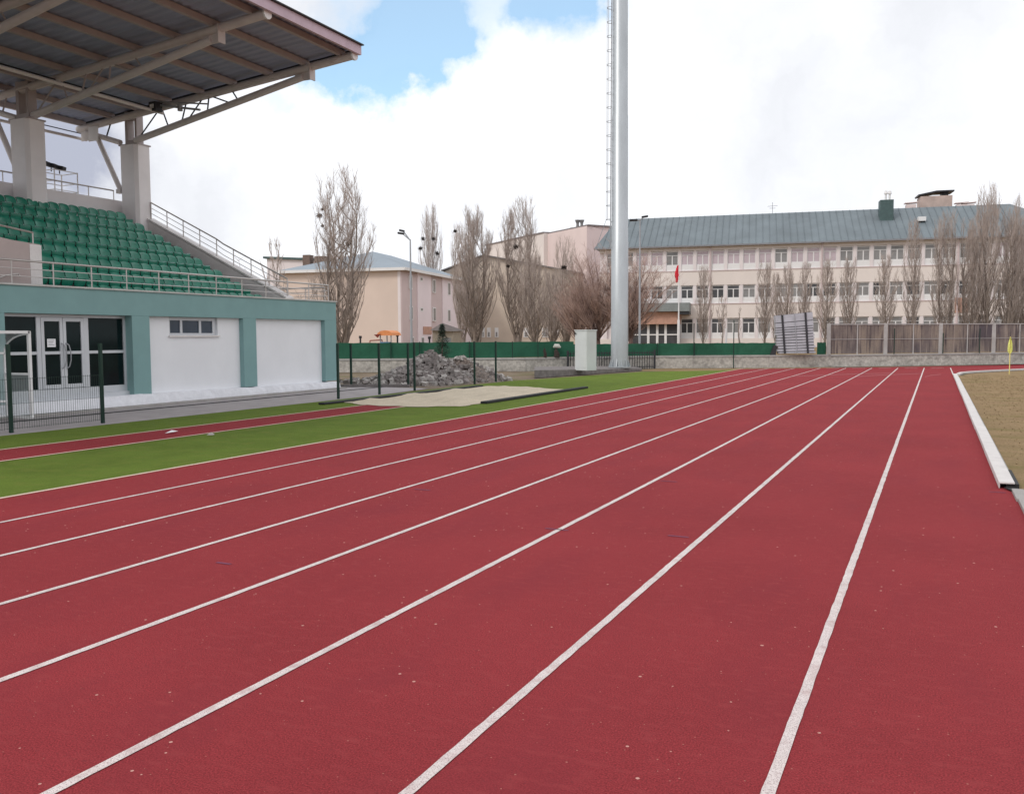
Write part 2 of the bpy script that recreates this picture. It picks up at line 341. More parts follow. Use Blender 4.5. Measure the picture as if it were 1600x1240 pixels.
# turf, runway, pavement
def sheet(name, pts, m, z): 
    q = MB(); q.polyg([(p[0], p[1], z) for p in pts]); return struct(q.build(name, m))
pe = (atz(835, 592.5), atz(1003, 580.5), atz(1140, 577.5))
sheet('turf_strip', [(-15.12, -14), (XO, -14), (XO, 45.6), (pe[2].x-.4, pe[2].y-1.0), (pe[1].x, pe[1].y), (pe[0].x, pe[0].y), (-15.0, 31.5), (-15.0, 20)], turf_m, -.004)
sheet('verge', [(XO-.6, 43.5), (XO, 45.6), (XO, 46.4), (far[0].x, far[0].y), (far[1].x, far[1].y), (wallp[7].x, wallp[7].y), (wallp[6].x, wallp[6].y), (wallp[5].x, wallp[5].y), (-14, 42.5)], dry_m, -.006)
sheet('runway', [(-13.05, -14), (-11.87, -14), (-11.87, 19.7), (-13.05, 19.3)], track_m, .0)
g = MB(); g.quad((-13.12, -14, .004), (-13.05, -14, .004), (-13.05, 19.3, .004), (-13.12, 19.3, .004)); g.quad((-11.87, -14, .004), (-11.80, -14, .004), (-11.80, 19.75, .004), (-11.87, 19.75, .004))
g.quad((XO-.0, -14, .0045), (XO+.06, -14, .0045), (XO+.06, 47, .0045), (XO, 47, .0045))
struct(g.build('runway_lines', mat('peach_paint', (.66, .47, .38), rough=.85, var=.1)))
sheet('pavement', [(-18.6, -14), (-15.08, -14), (-14.98, 22.5), (-15.4, 26.0), (-18.6, 26.2)], pave_m, -.002)
g = MB(); g.box(-17.35, -17.25, -14, 26.2, -.002, .012); struct(g.build('drain_channel', black_m))
# infield
inf = [(XI+.19, 9.0)]+[(XI+.19, bend[0].y)]+[(b.x+.25, b.y-.35) for b in bend]+[(60, 9.0)]
sheet('infield', [(5.2, -14), (XI+.5, 0.0)]+inf+[(60, -14)], dry_m, .006)
# ragged dry blades over the visible infield
g = MB(); rnd = random.Random(3)
for i in range(9000):
    y = 8+rnd.random()**1.3*34; x = XI+.3+rnd.random()*(3.8); h = .008+rnd.random()*.014; a = rnd.random()*6.3; c, s_ = math.cos(a), math.sin(a); w = .006+.0006*y
    lx, ly = rnd.uniform(-.02, .02), rnd.uniform(-.02, .02)
    g._a([(x-c*w, y-s_*w, .005), (x+c*w, y+s_*w, .005), (x+lx, y+ly, h)], [(0, 1, 2)])
o = g.build('dry_grass_blades', dry_m); o['kind'] = 'stuff'; tag(o, 'short dry brown grass blades covering the football infield', 'grass')

# ------------------------------------------------------------------ kerbs
r = thing('track_kerb', 'raised white kerb rail along the inner lane with an open dark end', 'kerb', (XI, 11, 0))
g = MB(); ya, yb = 11.15, bend[0].y+.1
n_ = 9
for i in range(n_):
    a = ya+(yb-ya)*i/n_; b = ya+(yb-ya)*(i+1)/n_-.02
    dx = .003*math.sin(i*2.1); g.box(XI+dx, XI+.155+dx, a, b, .055, .075); g.box(XI+dx, XI+.012+dx, a, b, .004, .055)
g.build('rail', kerb_m, r, bevel=.004)
g = MB()
for a, b in zip(bend, bend[1:]): g.bar((a.x+.05, a.y, .04), (b.x+.05, b.y, .04), .16, .07)
g.build('bend_rail', kerb_m, r)
g = MB(); g.box(XI+.075, XI+.20, ya+.03, ya+1.2, .003, .054); g.prism([(XI+.05, ya-.02, .012), (XI+.19, ya-.02, .012), (XI+.17, ya-.30, .012), (XI+.15, ya-.32, .012)], (0, 0, .01)); g.build('open_end_shade', black_m, r)  # black filler and flat wedge stand in for the dark inside the hollow end
g = MB(); g.box(XI+.165, XI+.195, 11.2, 41, -.01, .02)
rl = random.Random(4); yy = 5.0
while yy < 11.0:
    ln = rl.uniform(.8, 1.0); j_ = rl.uniform(-.01, .01); g.box(XI+.12+j_, XI+.235+j_, yy, min(yy+ln-.02, 11.0), -.01, .035+rl.uniform(-.006, .006)); yy += ln

r = single(g, 'concrete_edging', crete_m and conc_m, 'narrow weathered concrete edging strip beside the infield grass', 'edging', (XI+.2, 8, 0), bevel=.006)

# ================================================================== GRANDSTAND
FX = -18.3; YE = 24.87; YS = -1.0; TZ = 2.93
gs = thing('grandstand', 'roofed grandstand with teal and white front wall and concrete pillars', 'grandstand', (FX, 18, 0))
g = MB(); D = .16
g.box(FX-.45, FX-.002, YS, YE, 2.29, TZ-.03)                           # band
for (a, b) in ((11.0, 12.95), (16.36, 16.92), (20.37, 20.92), (24.24, YE), (6.2, 6.8), (1.2, 1.8)): g.box(FX-.45, FX, a, b, .28, 2.29)
g.box(FX-9.5, FX-.45, YE-.25, YE-.003, .0, TZ-.03)                     # end wall
g.build('facade_frame', teal_m, gs, bevel=.008)
g = MB(); g.box(FX-.55, FX+.035, YS, YE+.03, TZ-.03, TZ+.012); g.build('coping', mat('coping', (.50, .50, .48), rough=.8), gs, bevel=.004)
for (a, b) in ((16.92, 20.37), (20.92, 24.24), (1.8, 6.2), (6.8, 11.0), (YS, 1.2)):
    g = MB()
    if a == 16.92:
        wy0, wy1, wz0, wz1 = 17.72, 19.50, 1.76, 2.29
        g.box(FX-.42, FX-D, a, wy0, .1, 2.29); g.box(FX-.42, FX-D, wy1, b, .1, 2.29); g.box(FX-.42, FX-D, wy0, wy1, .1, wz0)
    else: g.box(FX-.42, FX-D, a, b, .1, 2.29)
    g.build('wall_panel', white_m, gs)
# uneven white plinth
rnd = random.Random(5)
g = MB(); P = []
ys = [YS+(YE-YS)*i/130 for i in range(131)]
for y in ys:
    j = rnd.uniform(-.015, .015); j2 = rnd.uniform(-.03, .03)
    zt = .30 if y < 17 else .30-.06*(y-17)/7.8
    xo = FX+.02
    if y > 22: xo += .06*(y-22)/2.9
    P.append([(FX-.2, y, zt+.0), (xo+j*.5, y, zt+j), (xo+.05+j2, y, .12), (xo+.07+j2, y, -.01)])
g.grid(P); g.polyg([P[-1][0], P[-1][3], (FX-.2, YE, 0)]); g.build('plinth', plinth_m, gs)
g = MB(); g.box(FX+.03, FX+.32, YS, YE+.1, -.01, .045); g.build('footing', conc_m, gs, bevel=.01)
# glazed entrance
gz = MB(); GX = FX-.24
OY0, OY1, OZ0, OZ1 = 12.95, 16.36, .40, 2.29
g = MB(); 
g.box(FX-.42, FX-.16, OY0, OY1, .2, OZ0)                                     # sill wall
g.box(GX-.06, GX, OY0, OY1, OZ1-.07, OZ1); g.box(GX-.06, GX+.003, OY0, OY1, OZ0, OZ0+.16)
for (a, b) in ((OY0, OY0+.06), (13.87, 13.98), (15.13, 15.26), (OY1-.07, OY1)): g.box(GX-.06, GX+.006, a, b, OZ0+.16, OZ1-.07)
g.box(GX-.06, GX+.003, OY0+.06, 13.87, 1.36, 1.43); g.box(GX-.06, GX+.003, 15.26, OY1-.07, 1.36, 1.43)
g.build('window_frame', alu_m, gs, bevel=.004)
g = MB(); g.box(GX-.05, GX-.03, OY0+.06, 13.87, OZ0+.16, OZ1-.07); g.build('shop_glass', glass_m, gs); g = MB(); g.box(GX-.05, GX-.03, 15.26, OY1-.07, OZ0+.16, OZ1-.07); g.build('shop_glass', glass_m, gs)
for (a, b, hs) in ((13.985, 14.55, 14.50), (14.56, 15.125, 14.62)):
    dd = MB(); z0, z1 = OZ0+.165, OZ1-.075
    dd.box(GX-.05, GX+.012, a, a+.08, z0, z1); dd.box(GX-.05, GX+.012, b-.08, b, z0, z1)
    dd.box(GX-.05, GX+.010, a+.08, b-.08, z0, z0+.09); dd.box(GX-.05, GX+.010, a+.08, b-.08, z1-.09, z1); dd.box(GX-.05, GX+.010, a+.08, b-.08, 1.36, 1.43)
    dr = dd.build('door', alu_m, gs, bevel=.003)
    q = MB(); q.box(GX-.035, GX-.02, a+.08, b-.08, z0+.09, z1-.09); q.build('pane', glass_m, dr)
    q = MB(); yy = hs; q.path([(GX+.02, yy, 1.02), (GX+.06, yy+.04, 1.07), (GX+.08, yy+.07, 1.22), (GX+.08, yy+.07, 1.42), (GX+.06, yy+.04, 1.57), (GX+.02, yy, 1.62)], .013, 8); q.build('handle', galvd_m, dr, smooth=True)
q = MB(); q.box(GX-.018, GX-.014, 14.15, 14.37, 1.53, 1.72); nt_ = q.build('notice', paper_m, gs)
q = MB()
for i in range(4): q.box(GX-.0139, GX-.0125, 14.18, 14.33-.02*(i % 3), 1.68-.035*i, 1.69-.035*i)
q.build('writing', ink_m, nt_)
# high window of three panes
g = MB(); WX = FX-.22
g.box(WX-.06, WX, 17.72, 19.5, 1.80, 1.86); g.box(WX-.06, WX, 17.72, 19.5, 2.20, 2.29)
for y in (17.72, 18.16, 18.85, 19.36): g.box(WX-.06, WX+.004, y, y+.08 if y < 19.3 else 19.5, 1.86, 2.20)
wf = g.build('window', alu_m, gs, bevel=.004)
g = MB(); 
for (a, b) in ((17.80, 18.16), (18.24, 18.85), (18.93, 19.36)): g.box(WX-.05, WX-.03, a, b, 1.86, 2.20)
g.build('pane', mat('blue_glass', (.03, .045, .07), rough=.12, var=.2), wf)
g = MB(); g.box(WX-.1, FX-.10, 17.68, 19.54, 1.755, 1.80); g.build('sill', conc_l, wf)
# terrace body: steps
RP, RZ = .745, .397; NR = 8; YR = 21.85; YL = -.9
def rowx(i): return -18.66-RP*i
def rowz(i): return 2.40+RZ*i
g = MB()
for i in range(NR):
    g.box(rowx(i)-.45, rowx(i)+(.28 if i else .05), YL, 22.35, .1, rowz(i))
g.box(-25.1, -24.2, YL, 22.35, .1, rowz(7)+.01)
g.build('terrace', mat('terrace_concrete_shaded', (.15, .15, .15), rough=.9, var=.2), gs, bevel=.01)  # concrete darkened so its colour carries the shade in gaps between seats
PX0 = -25.15; PZ = 6.37
g = MB(); g.box(PX0-.2, PX0+.1, YL, 22.7, .1, PZ); g.box(-27.5, PX0-.2, YL, 22.7, .1, .3)
g.build('back_parapet', pil_m, gs, bevel=.01)
# sloped end wall (stringer)
g = MB(); g.prism([(-25.0, 22.36, .1), (-18.9, 22.36, .1), (-18.9, 22.36, 2.91), (-18.42, 22.36, 2.95), (-24.2, 22.36, 5.72), (-25.0, 22.36, 5.9)], (0, .30, 0)); g.build('end_wall', conc_l, gs)
g = MB(); g.prism([(-18.32, 22.33, 2.93), (-24.2, 22.33, 5.745), (-24.2, 22.33, 5.80), (-18.32, 22.33, 2.99)], (0, .37, 0)); g.build('end_wall_cap', conc_l, gs)
g = MB(); g.box(-27.0, FX-.45, 22.7, YE-.26, 2.5, TZ-.08); g.build('flat_roof', conc_m, gs)
# protocol box at the left
g = MB()
g.prism([(-19.0, 14.40, 2.4), (-19.0, 14.40, 3.92), (-19.0, 13.7, 3.96), (-19.0, 12.6, 4.10), (-19.0, 11, 4.2), (-19.0, 8, 4.2), (-19.0, 8, 2.4)], (-2.0, 0, 0)); g.build('box_wall', mat('pink_plaster', (.46, .385, .37), rough=.85, var=.05), gs)
g = MB(); g.box(-21.0, -19.003+.006, 14.403, 14.43, 2.4, 3.90); g.box(-19.2, -18.99, 14.13, 14.43, 2.4, 3.905); g.build('box_end', conc_l, gs)
g = MB(); g.path([(-18.9, 13.05, 3.0), (-18.9, 13.5, 3.16), (-18.9, 13.75, 3.2), (-18.9, 13.8, 3.13)], .018, 6); g.build('handrail', rail_m, gs, smooth=True)
# pillars
for (ya_, yb_) in ((21.95, 22.62), (18.0, 18.67), (14.05, 14.72), (10.1, 10.77), (6.15, 6.82), (2.2, 2.87)):
    g = MB(); c = .1; x0_, x1_ = -24.92, -24.12
    pts = [(x0_, ya_+c, 4.9), (x0_+c, ya_, 4.9), (x1_-c, ya_, 4.9), (x1_, ya_+c, 4.9), (x1_, yb_-c, 4.9), (x1_-c, yb_, 4.9), (x0_+c, yb_, 4.9), (x0_, yb_-c, 4.9)]
    g.prism(pts, (0, 0, 3.26)); g.build('pillar', pil_m, gs)
    ym = (ya_+yb_)/2
    st = MB(); st.box(-24.80, -24.68, ym-.14, ym+.14, 8.15, 9.3); st.box(-24.36, -24.26, ym-.14, ym+.14, 8.15, 9.3); st.box(-24.68, -24.36, ym-.14, ym+.14, 9.05, 9.28); st.box(-24.68, -24.36, ym-.14, ym+.14, 8.15, 8.35); st.box(-24.95, -24.1, ym-.3, ym+.3, 8.158, 8.2)
    st.build('post', steel_b, gs)
# roof: top chords, purlins, sheet, fascia
def rz(x): return 9.98+(x+15.3)*(.93/11.6)
for ym in (22.04, 18.30, 14.38, 10.43, 6.48, 2.53):
    t = MB(); t.path([(-15.42, ym, rz(-15.4)-.12), (-21, ym, rz(-21)-.14), (-26.9, ym, rz(-26.9)-.14)], .115, 10)
    top = t.build('truss', steel_w, gs, smooth=True)
    t = MB(); t.tube((-15.44, ym, rz(-15.4)-.12), (-15.38, ym, rz(-15.4)-.12), .15, n=10); t.build('end_plate', white2_m, top)
    t = MB(); a = Vector((-24.2, ym, 8.28)); b = Vector((-17.25, ym, 9.47)); t.tube(a, b, .105, n=10); t.tube((-24.9, ym, 8.28), (-26.5, ym, 8.78), .09, n=8); t.build('lower_chord', steel_w, top, smooth=True)
    t = MB(); t.box(-17.55, -16.95, ym-.02, ym+.02, 9.36, rz(-17)-.05); t.box(-16.95, -16.91, ym-.13, ym+.13, 9.34, rz(-17)-.05); t.build('gusset', steel_w, top)
    t = MB(); t.box(-26.75, -26.15, ym-.02, ym+.02, 8.50, 9.05); t.build('gusset', steel_w, top)
    f = lambda x: a.z+(x+24.2)/(6.95)*(b.z-a.z)
    for (xa, xb) in ((-19.75, -20.05), (-20.0, -21.0), (-21.05, -20.95), (-21.15, -21.9), (-21.9, -22.15), (-23.0, -22.7), (-23.05, -24.1)):
        t = MB(); t.tube((xa, ym, f(xa)), (xb, ym, rz(xb)-.14), .024, n=6) if xa > -21.1 else t.tube((xb, ym, f(xb)), (xa, ym, rz(xa)-.14), .024, n=6)
        t.build('web', dark_m if ym > 21.9 else steel_b, top)
    t = MB(); t.tube((-25.6, ym, 8.45), (-25.3, ym, rz(-25.3)-.15), .025, n=6)
    t.build('web', dark_m if ym > 21.9 else steel_b, top)
    t = MB(); t.tube((-26.02, ym-.02, 8.66), (-24.96, ym-.02, 6.72), .085, n=10); t.box(-25.08, -24.9, ym-.1, ym+.06, 6.6, 6.74); t.build('brace', steel_w, top, smooth=True)
    t = MB(); t.box(-26.25, -25.8, ym-.14, ym-.11, 8.42, 8.9); t.build('plate', white2_m, top)
g = MB()
for i, x in enumerate((-15.85, -17.15, -18.52, -19.95, -21.3, -22.7, -24.0, -25.3, -26.7)):
    g = MB(); g.bar((x, YS, rz(x)+.02), (x, 22.14, rz(x)+.02), .12, .16); g.build('purlin', steel_b, gs)
g = MB(); g.tube((-22.9, YS, 9.02), (-22.9, 22.0, 9.02), .055, n=8); g.build('conduit', white2_m, gs, smooth=True); g = MB(); g.tube((-26.9, YS, 8.62), (-26.9, 22.35, 8.62), .05, n=8); g.build('conduit', steel_w, gs, smooth=True)
g = MB(); g.tube((-26.9, YS, 8.8), (-26.9, 22.35, 8.8), .02, n=6); g.tube((-23.1, YS, 9.16), (-23.1, 22, 9.16), .03, n=6); g.build('cable', dark_m, gs)
# corrugated sheet
P = []; n = 300
for j in range(n+1):
    y = YS+(22.2-YS)*j/n; k = [0, .035, .035, 0][j % 4]
    P.append([(-15.3, y, rz(-15.3)+.12+k), (-27.0, y, rz(-27.0)+.12+k)])
g = MB(); g.grid(P); P2 = [[(a[0], a[1], a[2]+.03), (b[0], b[1], b[2]+.03)] for a, b in P]; g.grid(P2); g.build('roof_sheet', sheet_m, gs)
g = MB(); g.box(-15.36, -15.27, YS, 22.2, rz(-15.3)-.10, rz(-15.3)+.16); g.build('fascia', fascia_m, gs)
g = MB(); g.box(-15.22, -15.12, YS, 22.53, rz(-15.2)+.165, rz(-15.2)+.20); g.box(-27.05, -15.22, 22.43, 22.53, 9.98, 9.99); 
g = MB(); g.bar((-15.25, YS, rz(-15.3)+.18), (-15.25, 22.23, rz(-15.3)+.18), .12, .03); g.bar((-15.3, 22.22, rz(-15.3)+.14), (-27.0, 22.22, rz(-27)+.14), .03, .16); g.build('roof_trim', dark_m, gs)

# lamp hanging from the end truss
r = thing('flood_lamp', 'small black floodlight box hanging under the end of the grandstand roof', 'lamp', (-22.9, 22.3, 9.0))
g = MB(); g.box(-23.0, -22.7, 21.5, 21.8, 8.98, 9.28); g.build('housing', dark_m, r, bevel=.02)
g = MB(); g.box(-22.93, -22.77, 21.485, 21.498, 9.06, 9.19); g.build('lens', white2_m, r)
g = MB(); g.tube((-22.8, 21.7, 9.2), (-21.3, 22.0, 8.95), .035, n=6); g.tube((-22.8, 21.7, 9.3), (-21.0, 22.0, 9.1), .025, n=6); g.tube((-22.0, 21.85, 9.16), (-22.0, 21.85, 8.96), .08, n=10); g.build('bracket', galvd_m, r)

# ------------------------------------------------------------------ railings
def railing(name, label, pts, hgt, posts, mids, origin, group=None, rr=.025, mr=.011):
    r = thing(name, label, 'railing', origin, group)
    pts = [Vector(p) for p in pts]
    g = MB(); g.path([p+Vector((0, 0, hgt)) for p in pts], rr, 8); g.build('top_rail', rail_m, r, smooth=True)
    g = MB()
    for m in mids: g.path([p+Vector((0, 0, m)) for p in pts], mr, 6)
    if mids: g.build('mid_rail', rail_m, r, smooth=True)
    def along(t):
        Ls = [(b-a).length for a, b in zip(pts, pts[1:])]; d = t*sum(Ls)
        for a, b, l_ in zip(pts, pts[1:], Ls):
            if d <= l_: return a+(b-a)*(d/l_)
            d -= l_
        return pts[-1]
    for i in range(posts):
        p = along(i/(posts-1)); g = MB(); g.tube(p, p+Vector((0, 0, hgt)), .017, n=8); g.build('post', rail_m, r, smooth=True)
    return r
railing('railing', 'long steel railing on the teal front wall of the grandstand', [(FX-.12, 6, TZ), (FX-.12, 24.62, TZ)], .53, 19, (.18, .35), (FX-.12, 18, TZ))
railing('railing', 'steel handrail sloping down the far end wall of the grandstand', [(-24.1, 22.5, 5.74), (-21.25, 22.5, 4.38), (-20.95, 22.5, 4.2), (-18.4, 22.5, 3.0)], .56, 9, (.2, .38), (-21, 22.5, 4.2))
railing('railing', 'low steel railing on the back parapet behind the top seat row', [(PX0, 6, PZ), (PX0, 21.9, PZ)], .32, 17, (), (PX0, 18, PZ))
railing('railing', 'short steel handrail on top of the pink box wall', [(-19.1, 9, 4.2), (-19.1, 12.6, 4.1), (-19.1, 14.3, 3.92)], .27, 6, (), (-19.1, 13, 4))
railing('railing', 'end railing on the flat roof at the right corner of the building', [(FX-.3, YE-.2, TZ-.03), (-21.8, YE-.2, TZ-.03)], .5, 5, (.2, .35), (-19.5, YE-.2, TZ))

# camera platform behind the parapet
r = thing('scaffold_platform', 'light metal frame platform with dark lamps behind the back parapet', 'platform', (-25.9, 20.2, 6.2))
g = MB(); bx = [-26.2, -25.45]; by = [19.9, 20.75]
for x in bx:
    for y in by: g.tube((x, y, 6.1), (x, y, 7.12), .02, n=6)
for z in (6.48, 6.76, 7.1):
    for x in bx: g.tube((x, by[0], z), (x, by[1], z), .016, n=6)
    for y in by: g.tube((bx[0], y, z), (bx[1], y, z), .016, n=6)
g.build('frame', white2_m, r); g = MB(); g.box(bx[0], bx[1], by[0], by[1], 6.40, 6.43); g.build('deck', galvd_m, r)
for (y, z) in ((19.35, 7.36), (19.62, 7.30), (19.9, 7.27), (20.2, 7.24)):
    g = MB(); g.bar((-25.75, y, z), (-25.5, y+.12, z-.06), .24, .13); g.tube((-25.65, y+.05, z-.1), (-25.65, y+.05, z-.22), .02, n=6); g.build('lamp', dark_m, r, bevel=.015)

# ------------------------------------------------------------------ seats
def seat_proto():
    r = thing('stadium_seat', 'green plastic seat', 'seat', (0, 0, 0), 'green plastic seats on the terrace')
    w = .162
    # pan, faces +X
    top = []; bot = []
    for i in range(6):
        u = i/5; x = .30-.31*u; row = []; rb = []
        for j in range(7):
            v = -1+2*j/6; z = .40+.022*(v*v)+.03*(u-.45)**2*2-(.035 if i == 0 else 0); row.append((x, v*w, z)); rb.append((x, v*w, z-.022))
        top.append(row); bot.append(rb)
    g = MB(); g.grid([q[::-1] for q in top]); g.grid(bot)
    edge = [top[0][j] for j in range(7)]; eb = [bot[0][j] for j in range(7)]
    for j in range(6): g._a([edge[j], edge[j+1], eb[j+1], eb[j]], [(3, 2, 1, 0)])
    for i in range(5): g._a([top[i][0], top[i+1][0], bot[i+1][0], bot[i][0]], [(0, 1, 2, 3)]); g._a([top[i][6], top[i+1][6], bot[i+1][6], bot[i][6]], [(3, 2, 1, 0)])
    sk = [[(top[0][j][0]+.004, top[0][j][1], top[0][j][2]-.005) for j in range(7)], [(top[0][j][0]-.0, top[0][j][1]*.97, top[0][j][2]-.09) for j in range(7)], [(top[0][j][0]-.035, top[0][j][1]*.88, top[0][j][2]-.165) for j in range(7)]]
    g.grid([q for q in sk]); g.grid([[(x-.012, y, z) for x, y, z in q][::-1] for q in sk])
    g.build('seat_pan', seat_m, r, smooth=True)
    F = []; B = []
    for i in range(6):
        u = i/5; z = .42+.245*u; ww = w*(1-.10*u**3); rf = []; rb = []
        for j in range(7):
            v = -1+2*j/6; x = -.02-.07*u+.035*v*v-(.045 if i == 5 else 0)
            zz = z-(.03*v*v if i >= 4 else 0)
            rf.append((x, v*ww, zz)); rb.append((x-.028, v*ww, zz-.004))
        F.append(rf); B.append(rb)
    g = MB(); g.grid(F); g.grid([q[::-1] for q in B])
    for j in range(6): g._a([F[5][j], F[5][j+1], B[5][j+1], B[5][j]], [(0, 1, 2, 3)])
    for i in range(5): g._a([F[i][0], F[i+1][0], B[i+1][0], B[i][0]], [(0, 1, 2, 3)]); g._a([F[i][6], F[i+1][6], B[i+1][6], B[i][6]], [(3, 2, 1, 0)])
    g.build('backrest', seat_m, r, smooth=True)
    g = MB(); g.box(-.02, .02, -.175, .175, .365, .385); g.box(-.02, .02, -.02, .02, 0, .38); g.box(-.012, .012, .158, .172, .385, .46); g.build('bracket', galv_m, r)
    return r
proto = seat_proto(); kids = list(proto.children)
ordn = ['front', 'second', 'third', 'fourth', 'fifth', 'sixth', 'seventh', 'top']
first = True; PITCHS = .352
for i in range(NR):
    n0 = 0
    nn = 30 if i > 2 else (21 if i else 18)
    for k in range(nn):
        y = YR+.06-.07*i-.17-PITCHS*k
        if first: o = proto; first = False
        else:
            o = proto.copy(); COL.objects.link(o)
            for c in kids: cc = c.copy(); cc.parent = o; COL.objects.link(cc)
        o.location = (rowx(i)-.18, y, rowz(i)); o['_o'] = [0, 0, 0]
        rowname = f'{ordn[i]} row' + (' up from the wall' if 0 < i < 7 else (' under the parapet' if i == 7 else ' behind the teal wall'))
        if k == 0: o['label'] = f'green plastic seat at the right end of the {rowname}'
        else: o['label'] = f'green plastic seat within the {rowname}'; 
        o['group'] = f'green plastic seats of the {ordn[i]} row'

# ================================================================== TRACKSIDE THINGS
# dugout
r = thing('dugout', 'white framed dugout with clear curved roof by the glass doors', 'shelter', (-17.2, 11.5, 0))
ux = -17.25; uy = atx(48, 600, ux).y; bxk = -18.05; y0d = uy-3.2
g = MB()
def fr(p, q, w=.05): g.bar(p, q, w, w, up=(0, 0, 1) if abs((Vector(q)-Vector(p)).normalized().z) < .9 else (0, 1, 0))
zt = 1.86; zb = .06
for y in (uy, y0d): 
    fr((ux, y, zb), (ux, y, zt+.025), .06); fr((bxk, y, zb), (bxk, y, 1.0), .04); fr((ux, y, .98), (bxk, y, .98), .045); fr((ux, y, zb), (bxk, y, zb), .045)
    arc = [(ux-.8*math.sin(t*math.pi/2), y, 1.42+.40*math.cos(t*math.pi/2)) for t in [i/8 for i in range(9)]]
    for a, b in zip(arc, arc[1:]): fr(a, b, .025)
    fr((bxk, y, 1.42), (bxk, y, 1.0), .04)
fr((ux, y0d, zt), (ux, uy, zt), .06); fr((bxk, y0d, 1.42), (bxk, uy, 1.42), .04); fr((bxk, y0d, zb), (bxk, uy, zb), .04)
g.build('frame', white2_m, r)
g = MB(); arc = [(ux-.8*math.sin(t*math.pi/2), 1.44+.40*math.cos(t*math.pi/2)) for t in [i/10 for i in range(11)]]
g.grid([[(x, y0d, z), (x, uy, z)] for x, z in arc]+[[(bxk, y0d, .1), (bxk, uy, .1)]]); g.build('roof_panel', poly, r, smooth=True)
g = MB(); g.quad((ux, uy+.01, .1), (bxk, uy+.01, .1), (bxk, uy+.01, .96), (ux, uy+.01, .96)); g.build('side_panel', poly, r)
g = MB(); g.box(bxk+.15, bxk+.55, y0d+.2, uy-.3, .40, .44)
g.box(bxk+.12, bxk+.16, y0d+.2, uy-.3, .44, .72); g.build('bench', white2_m, r, bevel=.02)

# mesh fences
def mesh_fence(label, ys, X, hp, hm, group='dark green mesh fence panels', panels=None):
    r = thing('mesh_fence', label, 'fence', (X, ys[0], 0), group)
    for y in ys:
        g = MB(); g.box(X-.03, X+.03, y-.03, y+.03, 0, hp); g.build('post', fence_m, r, bevel=.004)
    for (a, b) in panels:
        g = MB(); n = int((b-a)/.05)
        for i in range(n+1):
            y = a+(b-a)*i/n; g.box(X+.032, X+.036, y-.0022, y+.0022, .06, hm)
        k = int((hm-.1)/.2)
        for i in range(k+1):
            z = .08+(hm-.1)*i/k; g.box(X+.036, X+.040, a, b, z-.003, z+.003)
        g.build('mesh_panel', fence_m, r)
    return r
mesh_fence('green mesh fence in front of the dugout and glass doors', [6.7, 8.75, 10.86, 12.86], -15.3, 1.62, 1.0, panels=[(6.7, 12.86)])
mesh_fence('dark green post fence between the sandpit and the rubble', [20.62, 22.68, 24.7, 28.85, 30.6], -15.15, 1.55, 1.45, panels=[])
r = thing('mesh_fence', 'dark green fence returning behind the corner of the stand', 'fence', (-18.6, 26.3, 0), None)
for (x, y) in ((549, 604), (638, 604)):
    p = atz(x, y); g = MB(); g.box(p.x-.03, p.x+.03, p.y-.03, p.y+.03, 0, 1.5); g.build('post', fence_m, r)
p, q = atz(530, 604.5), atz(640, 604.5); g = MB(); g.bar((p.x, p.y, .04), (q.x, q.y, .04), .12, .1); g.build('footing', crete_m, r)

# sandpit
r = thing('sand_pit', 'long jump sandpit of pale sand with black rubber border', 'sandpit', (-12.2, 23, 0))
rnd = random.Random(9); P = []
for i in range(41):
    y = 19.35+7.6*i/40; row = []
    for j in range(17):
        x = -14.05+3.5*j/16; e = min(1, min(i, 40-i)/3, min(j, 16-j)/2)
        row.append((x+(0 if 0 < j < 16 else rnd.uniform(-.05, .05)), y, .006+e*(.05+.05*math.sin(i*.5+j*.3)+rnd.uniform(-.015, .02))))
    P.append(row[::-1])
g = MB(); g.grid(P); g.build('sand', sand_m, r, smooth=True)
g = MB(); g.box(-10.55, -10.36, 20.4, 27.8, 0, .06); g.box(-14.3, -14.1, 18.6, 27.5, 0, .05); g.build('border', black_m, r, bevel=.01)
# sand spilt over the end of the runway
g = MB(); 
pts = []
for k in range(26):
    a = 2*math.pi*k/26; pts.append((-12.3+1.75*math.cos(a)*(1+rnd.uniform(-.12, .12)), 19.6+.75*math.sin(a)*(1+rnd.uniform(-.2, .2)), .009))
g.polyg(pts); g.build('spilt_sand', sand_m, r)
# litter on runway
g = MB(); p = atz(268, 677); g._a([(p.x-.06, p.y-.1, .01), (p.x+.05, p.y-.03, .03), (p.x+.04, p.y+.12, .035), (p.x-.04, p.y+.08, .012), (p.x, p.y, .06)], [(0, 1, 4), (1, 2, 4), (2, 3, 4), (3, 0, 4), (3, 2, 1, 0)])
single(g, 'litter', paper_m, 'crumpled white paper lying on the red runway', 'litter', p)
g = MB(); p = atz(330, 680); g._a([(p.x-.05, p.y-.06, .01), (p.x+.05, p.y-.03, .01), (p.x+.03, p.y+.06, .01), (p.x, p.y, .06)], [(0, 1, 3), (1, 2, 3), (2, 0, 3), (2, 1, 0)])
single(g, 'litter', rubl_m, 'small pale stone on the turf beside the runway', 'stone', p)

